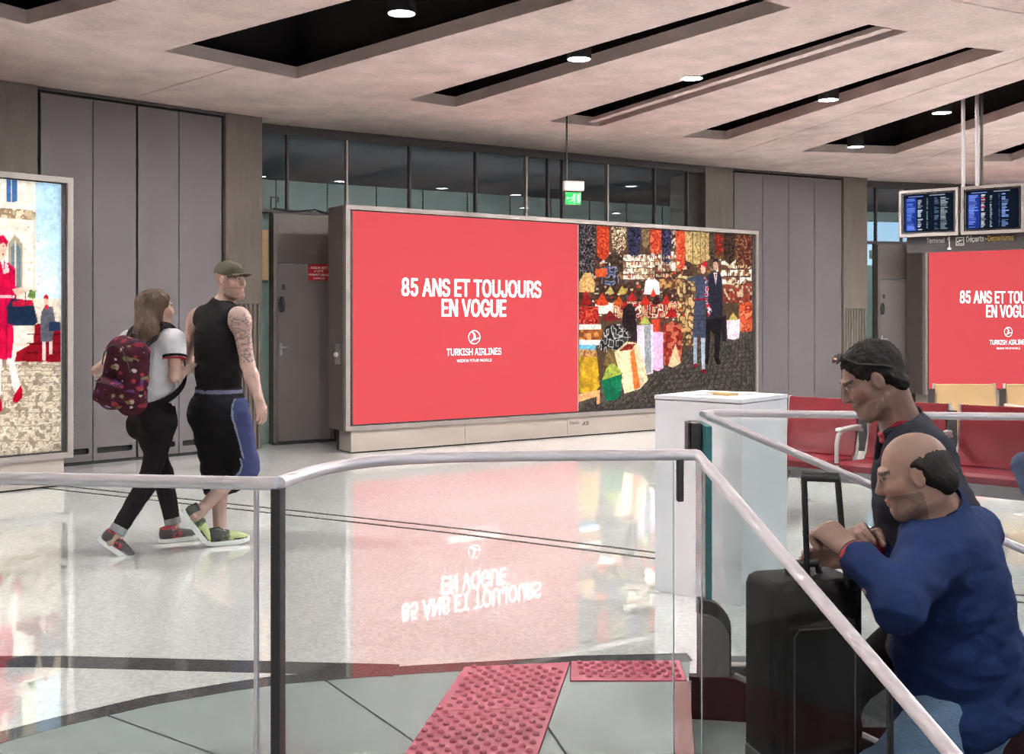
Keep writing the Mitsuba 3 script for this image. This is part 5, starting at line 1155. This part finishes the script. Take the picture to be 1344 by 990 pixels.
m = build(hp, .006); v = m.vertices; ang = (v-hc)@RH; m.vertices = v+mikit_normals(m)*(.0045*(meshkit.noise(np.c_[ang[:, 0]*75, ang[:, 1]*75, v[:, 2]*7], 3)-.5)*2)[:, None]
obj('hair', m, 'hair_brown', girl, True, label='long brown hair')

# backpack: lies on the girl's back
bkey = thing('backpack', 'maroon patterned backpack on the back of the girl in the white shirt', 'backpack')
bc = at(164, 494, 6.50); RB = np.column_stack([rB, hB, [0, 0, 1.0]]); tl = math.radians(11); Rt = np.array([[math.cos(tl), 0, math.sin(tl)], [0, 1, 0], [-math.sin(tl), 0, math.cos(tl)]]); RB = RB@Rt
LB = lambda x, y, z: bc+RB@np.array([x, y, z])
def pack_prims():
    P = []
    for x in (-.085, .085):
        for y in (-.02, .03):
            P.append(C_(LB(x, y, -.15), LB(x*.72, y, .15), .072, .066, .05))
    P.append(C_(LB(-.05, 0, .17), LB(.05, 0, .17), .062, .062, .05)); return P
def pattern(m, seed):
    v = (m.vertices-bc)@RB; c = np.tile(srgb((46, 20, 28)), (len(v), 1)); c *= (1+.5*(meshkit.fbm(v*30, 2, seed)-.5))[:, None]
    for i, col in enumerate([(130, 44, 62), (196, 176, 160), (88, 56, 104), (140, 48, 58), (206, 200, 194), (120, 116, 80), (36, 22, 40)]):
        P = np.c_[v[:, 0]*19+i*9.1, v[:, 1]*19, v[:, 2]*27+i*5.3]; c[meshkit.noise(P, seed+i) > .83] = srgb(np.array(col)*.75)
    return c
m = build(pack_prims(), .0065, 0, (), .006, 12); obj('body', m, 'cloth_paint', bkey, True, color=pattern(m, 3), label='maroon cloth with coloured patches')
pkp = [C_(LB(-.075, -.095, -.13), LB(.075, -.095, -.13), .05, .05, .04), C_(LB(-.07, -.09, -.06), LB(.07, -.09, -.06), .045, .045, .04)]
m = build(pkp, .0065, 0, (), .006, 12, 5); obj('front_pocket', m, 'cloth_paint', bkey, True, color=pattern(m, 8))
obj('zip', tube(np.array([LB(-.125, -.075, .05), LB(-.10, -.092, .13), LB(-.04, -.088, .19), LB(.04, -.088, .19), LB(.10, -.092, .13), LB(.125, -.075, .05)]), .004, 6), 'black', bkey, 40)
obj('pocket_zip', tube(np.array([LB(-.10, -.128, -.045), LB(0, -.138, -.035), LB(.10, -.128, -.045)]), .004, 6), 'black', bkey, 40)
obj('grab_loop', tube(np.array([LB(-.03, .03, .225), LB(-.02, .03, .262), LB(.02, .03, .262), LB(.03, .03, .225)]), .007, 8), 'black', bkey, 40)
def ribbon(pts, w, up, t=.008):
    p = np.asarray(pts); o = []
    tg = np.gradient(p, axis=0); 
    L_, R_ = [], []
    for i in range(len(p)):
        s_ = nrm(np.cross(tg[i], up[i])); L_.append(p[i]-s_*w/2); R_.append(p[i]+s_*w/2)
    a = sheet(L_, R_); n_ = mikit_normals(a); b = a.copy(); b.vertices = a.vertices+n_*t; a.invert(); return cat(a, b, sheet(L_, np.array(L_)+n_[:len(p)]*t), sheet(R_, np.array(R_)+n_[len(p):]*t))
for q, sgn in (('R', 1), ('L', -1)):
    s_ = lerp(J['neck'], J['sh'+q], .62); pts = [LB(sgn*.06, .05, .19), s_-hB*.06+[0, 0, .062], s_+[0, 0, .082], s_+hB*.085+[0, 0, .035], s_+hB*.135+[0, 0, -.12]+rB*sgn*.0, s_+hB*.10+[0, 0, -.26]+rB*sgn*.055, lerp(J['pelvis'], J['chest'], .35)+rB*sgn*.165, LB(sgn*.13, .03, -.17)]
    from scipy.interpolate import CubicSpline
    pts = CubicSpline(np.arange(len(pts)), np.array(pts))(np.linspace(0, len(pts)-1, 40)); cen = lerp(J['pelvis'], J['neck'], .6)
    ups = [nrm((p-cen)*[1, 1, .4]) for p in pts]; ups[:8] = [nrm(np.array([0, 0, 1])-hB*.4)]*8
    obj('strap', ribbon(pts, .05, ups), 'cloth_black', bkey, False, label='dark padded shoulder strap')

# ---- the two men on the stairs ------------------------------------------------------------------
def jacket_man(key, J, hc, RH, hs, g, jac, trou, hands, skin, opt, hd, jac_grow=.026, hem=.0, seed=2, tilt=0.0):
    B = bones(J, g)
    body = flat(B, 'pelvis', 'glutes', 'waist', 'chest', 'shoulders', 'trap', 'neck', 'uarmR', 'uarmL', 'farmR', 'farmL', 'thighR', 'thighL', 'calfR', 'calfL')+head_prims(hc, RH, hs)+[p for h in hands for p in h]
    m = build(body, .0042); obj('body', m, 'skin', key, True, color=skin_colors(m, skin, [(hc, RH, hs, opt)], seed=seed), label='bare skin')
    add_head_parts(key, hc, RH, hs)
    up = nrm(J['skull']-J['neck'])
    fw = B['Rc'][:, 1]; dn = J['pelvis']-J['chest']; dn = nrm(dn)
    jp = flat(B, 'waist', 'chest', 'trap', 'shoulders', 'pelvis', 'glutes')+[C_(J['sh'+q], J['el'+q], .054, .038, .03) for q in 'RL']+[seg(J['el'+q], J['wr'+q], 0, .90, .038, .028) for q in 'RL']+[C_(lerp(J['chest'], J['pelvis'], .3), J['pelvis']+dn*(.12+hem), .130, .172, .06)]
    nb = J['neck']+up*.022
    jp += [('-cone', nb+up*.025+fw*.01, J['skull']+up*.06, .070, .10, False, .01), ('-cone', nb+fw*.06-up*.10, nb+fw*.10+up*.05, .03, .07, False, .02)]
    m = build(jp, .0062, jac_grow, [(J['pelvis']+dn*(.13+hem), nrm(dn-tilt*fw))], .022, 7, seed)
    kj = obj('jacket', m, jac, key, True, label='jacket')
    ring = []
    for i in range(25):                                          # collar standing round the neck, open in front
        a = -2.35+4.7*i/24; ring.append(nb-up*.012+B['Rc'][:, 0]*.077*math.sin(a)-fw*.070*math.cos(a)+fw*.008)
    ring = np.array(ring); obj('collar', build([C_(ring[i], ring[i+1], .014, .014, .01) for i in range(24)]+[C_(ring[i]+up*.022, ring[i+1]+up*.022, .011, .011, .01) for i in range(24)], .004), jac, kj, True)
    ring = np.array([nb+up*.010+B['Rc'][:, 0]*.066*math.sin(a)-fw*.060*math.cos(a)+fw*.012-up*.030*max(0, -math.cos(a)) for a in np.linspace(-3.0, 3.0, 27)])
    obj('shirt_collar', build([C_(ring[i], ring[i+1], .010, .010, .008) for i in range(26)]+[C_(ring[i]+up*.022, ring[i+1]+up*.022, .008, .008, .008) for i in range(26)], .004), 'cloth_red', key, True, label='dark red shirt collar')
    for q in 'RL':
        ax = nrm(J['wr'+q]-J['el'+q]); obj('shirt_cuff', build([seg(J['el'+q], J['wr'+q], .84, .955, .036, .036, .005)], .004, .006, [(lerp(J['el'+q], J['wr'+q], .85), -ax)]), 'cloth_red', key, True, label='red shirt cuff')
    tp = flat(B, 'pelvis', 'glutes', 'thighR', 'thighL')+[seg(J['kn'+q], J['an'+q], 0, .98, .075, .066) for q in 'RL']
    m = build(tp, .007, .012, [(J['pelvis']+[0, 0, .10], (0, 0, 1))], .010, 10, seed+1); obj('trousers', m, trou, key, True)
    return B
dark_shoe = shoe(dict(upper=(34, 26, 22), toe=(38, 30, 26), accent=(34, 26, 22)), .98)
hC = nrm((-.93, .37, 0)); rC = np.array([.37, .93, 0])
J = dict(pelvis=at(1238, 800, 3.50), chest=at(1212, 655, 3.47), neck=at(1188, 572, 3.45), shL=at(1214, 600, 3.28), shR=at(1188, 590, 3.66), elL=at(1252, 700, 3.26), wrL=at(1180, 752, 3.22), elR=at(1180, 700, 3.80), wrR=at(1105, 735, 3.62))
P0 = J['pelvis']; J.update(hipL=P0+[-.045, -.095, -.03], hipR=P0+[.035, .09, -.03], knL=P0+[-.14, -.10, -.44], anL=np.array([P0[0]+.06, P0[1]-.11, -.36]), knR=P0+[-.30, .16, -.34], anR=np.array([P0[0]-.31, P0[1]+.16, -.21]))
hc = at(1143, 500, 3.42); RH = basis((-.90, .10, -.42)); J['skull'] = hc+RH@np.array([0, -.035, -.055])
greym = thing('person', 'dark haired man in a charcoal jacket with sunglasses on his head, higher on the stairs', 'person')
hands = [hand_prims(J['wrL'], hC*.9+np.array([0, 0, -.3]), (0, .8, -.2), (0, 0, 1), (.5, .7, .5)), hand_prims(J['wrR'], hC*.9, (0, -.8, -.2), (0, 0, 1), (.5, .7, .5))]
SK3 = (0.195, 0.118, 0.092)
jacket_man(greym, J, hc, RH, .97, dict(w=1.03, arm=1.0, leg=1.0, neck=1.15), 'cloth_charcoal', 'cloth_black', hands, SK3, dict(beard=(.10, .06, .045), beard_k=.35, brow=(.03, .02, .018)), 0, seed=3)
put_shoe(greym, dark_shoe, J['anL'], hC, (0, 0, 1), 'shoe_sole_dark', ground=-.449); put_shoe(greym, dark_shoe, J['anR'], hC, (0, 0, 1), 'shoe_sole_dark', ground=-.299)
LH = lambda x, y, z: hc+RH@(np.array([x, y, z])*.97)
hp = [E_(LH(0, -.022, .044), np.array([.080, .098, .086]), RH, .02), C_(LH(-.066, -.045, .01), LH(-.056, -.078, -.04), .018, .022, .02), C_(LH(.066, -.045, .01), LH(.056, -.078, -.04), .018, .022, .02), E_(LH(0, -.072, -.01), np.array([.062, .042, .055]), RH, .02),
      ('-ell', LH(0, .115, -.0), np.array([.10, .085, .083]), RH, .015), ('-ell', LH(-.09, .01, -.015), np.array([.02, .032, .055]), RH, .01), ('-ell', LH(.09, .01, -.015), np.array([.02, .032, .055]), RH, .01)]
m = build(hp, .0052); v = m.vertices; m.vertices = v+mikit_normals(m)*(.005*(meshkit.noise(v*np.array([170, 170, 90]), 3)-.5)*2)[:, None]; obj('hair', m, 'hair_dark', greym, True, label='short dark hair')
# sunglasses pushed up into the hair
sgl = thing('sunglasses', 'dark sunglasses pushed up on the head of the man in the charcoal jacket', 'sunglasses')
for q in (-1, 1):
    lens = build([E_(LH(q*.034, .066, .112), np.array([.029, .006, .020]), RH@basis((0, .6, .8)), .01)], .003); obj('lens', lens, 'screen_black', sgl, True)
    obj('temple', tube(np.array([LH(q*.062, .060, .112), LH(q*.088, .03, .078), LH(q*.089, -.04, .042), LH(q*.082, -.062, .025)]), .0032, 8), 'black' , sgl, 40)
obj('bridge', tube(np.array([LH(-.010, .072, .112), LH(0, .076, .115), LH(.010, .072, .112)]), .003, 8), 'seat_yellow', sgl, 40)

hD = nrm((-.80, .60, 0)); rD = np.array([.60, .80, 0])
J = dict(pelvis=at(1262, 905, 3.03), chest=at(1248, 768, 3.0), neck=at(1236, 682, 3.0), shL=at(1213, 736, 2.84), shR=at(1276, 702, 3.16), elL=at(1180, 797, 2.64), wrL=at(1117, 722, 2.83), elR=at(1215, 790, 3.32), wrR=at(1135, 712, 3.08))
P0 = J['pelvis']; J.update(hipL=P0+[-.06, -.075, -.04], hipR=P0+[.055, .075, -.04], knL=np.array([.975, 2.83, .215]), anL=np.array([1.0, 2.93, -.215]), knR=np.array([1.33, 3.10, -.02]), anR=np.array([1.50, 3.03, -.36]))
hc = at(1197, 624, 2.96); RH = basis((-.93, .22, -.26)); J['skull'] = hc+RH@np.array([0, -.03, -.055])
bluem = thing('person', 'balding bearded man in a blue jacket and jeans lifting a black suitcase up the stairs', 'person')
hx0, hx1 = at(1055, 640, 2.93), at(1099, 640, 2.90)
hands = [hand_prims(J['wrL'], at(1094, 703, 2.87)-J['wrL'], (-.5, .7, .25), (.1, .1, 1), (1.0, 1.1, .7), 1.05, .9), hand_prims(J['wrR'], at(1112, 690, 2.99)-J['wrR'], (-.3, -.7, .1), (0, 0, 1), (.9, 1.0, .6), 1.0, .8)]
SK4 = (0.260, 0.156, 0.120)
jacket_man(bluem, J, hc, RH, .95, dict(w=1.00, arm=1.0, leg=1.05, neck=1.15), 'cloth_blue', 'cloth_jeans', hands, SK4, dict(beard=(.06, .042, .036), beard_k=.6, brow=(.04, .026, .02)), 0, .026, -.005, seed=6, tilt=.5)
put_shoe(bluem, dark_shoe, J['anL'], hD, (0, 0, 1), 'shoe_sole_dark', ground=-.299); put_shoe(bluem, dark_shoe, J['anR'], hD, (0, 0, 1), 'shoe_sole_dark', ground=-.449)
LH = lambda x, y, z: hc+RH@(np.array([x, y, z])*.95)
hp = [E_(LH(0, -.042, .018), np.array([.078, .072, .068]), RH, .02), C_(LH(-.067, -.016, .034), LH(-.050, -.080, -.04), .016, .026, .02), C_(LH(.067, -.016, .034), LH(.050, -.080, -.04), .016, .026, .02), C_(LH(-.04, -.09, -.02), LH(.04, -.09, -.02), .03, .03, .02),
      ('-ell', LH(0, -.0, .128), np.array([.085, .105, .062]), RH, .012), ('-ell', LH(-.09, .01, -.015), np.array([.02, .030, .055]), RH, .01), ('-ell', LH(.09, .01, -.015), np.array([.02, .030, .055]), RH, .01)]
m = build(hp, .0052); v = m.vertices; m.vertices = v+mikit_normals(m)*(.0028*(meshkit.noise(v*np.array([190, 190, 120]), 3)-.5)*2)[:, None]; obj('hair', m, 'hair_dark', bluem, True, label='short dark hair round a bald crown')
wt = thing('wristwatch', 'watch with a pale dial on the wrist of the man in the blue jacket', 'watch')
ax = nrm(J['wrL']-J['elL']); wc_ = J['wrL']-ax*.008; sv = nrm(np.cross(ax, (0, 0, 1))); uv_ = np.cross(sv, ax)
obj('strap', tube(np.array([wc_+(sv*math.cos(a)+uv_*math.sin(a))*.034 for a in np.linspace(0, 2*np.pi, 25)]), .006, 8), 'black', wt, 40)
dl = lathe([[0, .006], [.016, .006], [.018, .002], [.018, -.004], [0, -.004]], 24); dn_ = nrm(-sv*.2-uv_*.9 if False else np.array([-.3, -.8, -.3])); Rw = basis(dn_, ax); M = place(np.column_stack([Rw[:, 0], Rw[:, 2], Rw[:, 1]]), wc_+dn_*.036); dl.apply_transform(M); obj('dial', dl, 'white_plastic', wt, 30)

# suitcase, lifted by its pulled-out handle
sc = thing('suitcase', 'black suitcase with long pulled-out handle, lifted by the man in the blue jacket', 'suitcase')
SCF = Frame((.735, 2.99), 14); s0 = .03
obj('shell', SCF(rbox(0, .29, 0, .20, .0+s0, .705, .035)), 'case_black', sc, 40, label='black fabric body')
obj('front_pocket', SCF(rbox(.035, .255, -.022, .03, .08, .60, .02)), 'case_black', sc, 40, label='raised front pocket')
obj('zip', SCF(tube(np.array([[.05, -.024, .10], [.05, -.024, .56], [.065, -.024, .58], [.225, -.024, .58], [.24, -.024, .56], [.24, -.024, .10]]), .003, 6)), 'dark_frame', sc, 40)
for x in (.0, .29): obj('corner_guard', SCF(cat(rbox(x-.006, x+.006, .03, .17, .03, .20, .005))), 'sign_dark', sc, 40)
obj('pull_tab', SCF(bx(.03, .045, -.03, -.02, .215, .225)), 'steel', sc)
obj('carry_handle', SCF(tube(np.array([[.09, .10, .70], [.10, .10, .735], [.19, .10, .735], [.20, .10, .70]]), .010, 10)), 'black', sc, 40)
for x in (.03, .26):
    w_ = from_man(m3.Manifold.cylinder(.025, .032, .032, 24)); w_.apply_transform(trimesh.transformations.rotation_matrix(math.pi/2, (1, 0, 0)))
    for y in (.045, .175): obj('wheel', SCF(shift(w_, x, y+.012, .03)), 'black', sc, 40)
hl = at(1055, 640, 2.99); hr = at(1099, 640, 2.96); zt = 1.01
for p, q in ((hl, at(1060, 770, 3.10)), (hr, at(1112, 770, 3.06))): obj('handle_bar', tube([[q[0]+.0, q[1], .68], [p[0], p[1], zt]], .0085, 10), 'black', sc, 40, label='black telescopic bar')
obj('handle_grip', tube([[hl[0]-.005, hl[1], zt], [hr[0]+.005, hr[1], zt]], .014, 12), 'black', sc, 40, label='black grip of the pulled-out handle')

# ---- the seated person at the right edge ------------------------------------------------------------------
fS = np.array([-.636, -.77, 0]); rS = np.array([-.77, .636, 0]); P0 = np.array([3.74, 6.80, .552])
J = dict(pelvis=P0, hipR=P0+rS*.10, hipL=P0-rS*.10, chest=P0-fS*.04+[0, 0, .36], neck=P0-fS*.02+[0, 0, .56], shR=P0+rS*.19+[0, 0, .50], shL=P0-rS*.19+[0, 0, .50], elR=P0+rS*.25+fS*.05+[0, 0, .22], elL=P0-rS*.25+fS*.05+[0, 0, .22],
         wrR=P0+rS*.16+fS*.27+[0, 0, .16], wrL=P0-rS*.10+fS*.27+[0, 0, .17], knR=np.array([3.235, 6.72, .525]), anR=np.array([3.36, 6.60, .10]), knL=P0-rS*.14+fS*.46+[0, 0, .0], anL=P0-rS*.13+fS*.48+[0, 0, -.43])
hc = P0+fS*.01+np.array([0, 0, .73]); RH = basis(fS+np.array([0, 0, -.25])); J['skull'] = hc+RH@np.array([0, -.03, -.055])
B = bones(J, dict(w=1.0)); seated = thing('person', 'seated person in dark blue jeans, only one leg in the picture at the right edge', 'person')
hands = [hand_prims(J['wrR'], fS-rS*.4, (0, 0, -1), -rS, (.4, .5, .4)), hand_prims(J['wrL'], fS+rS*.4, (0, 0, -1), rS, (.4, .5, .4))]
body = flat(B, 'pelvis', 'glutes', 'waist', 'chest', 'shoulders', 'trap', 'neck', 'uarmR', 'uarmL', 'farmR', 'farmL', 'thighR', 'thighL', 'calfR', 'calfL')+head_prims(hc, RH)+hands[0]+hands[1]
m = build(body, .0068); obj('body', m, 'skin', seated, True, color=skin_colors(m, SK1, [(hc, RH, 1, {})])); add_head_parts(seated, hc, RH)
m = build(flat(B, 'waist', 'chest', 'trap', 'shoulders', 'pelvis')+[C_(J['sh'+q], J['el'+q], .06, .05) for q in 'RL']+[seg(J['el'+q], J['wr'+q], 0, .9, .05, .04) for q in 'RL'], .009, .015, [(J['neck']+[0, 0, .03], (0, 0, 1))], .01, 9); obj('jumper', m, 'cloth_charcoal', seated, True)
m = build(flat(B, 'pelvis', 'glutes', 'thighR', 'thighL')+[seg(J['kn'+q], J['an'+q], 0, .97, .07, .055) for q in 'RL'], .008, .016, [(J['pelvis']+[0, 0, .10], (0, 0, 1))], .010, 10); obj('jeans', m, 'cloth_jeans_dark', seated, True, label='dark blue jeans')
for q in 'RL': put_shoe(seated, dark_shoe, J['an'+q], fS, (0, 0, 1), 'shoe_sole_dark', ground=.002)
m = build([E_(hc+RH@np.array([0, -.024, .042]), np.array([.082, .10, .088]), RH, .02), ('-ell', hc+RH@np.array([0, .115, -.01]), np.array([.10, .085, .083]), RH, .015)], .007); obj('hair', m, 'hair_dark', seated, True)
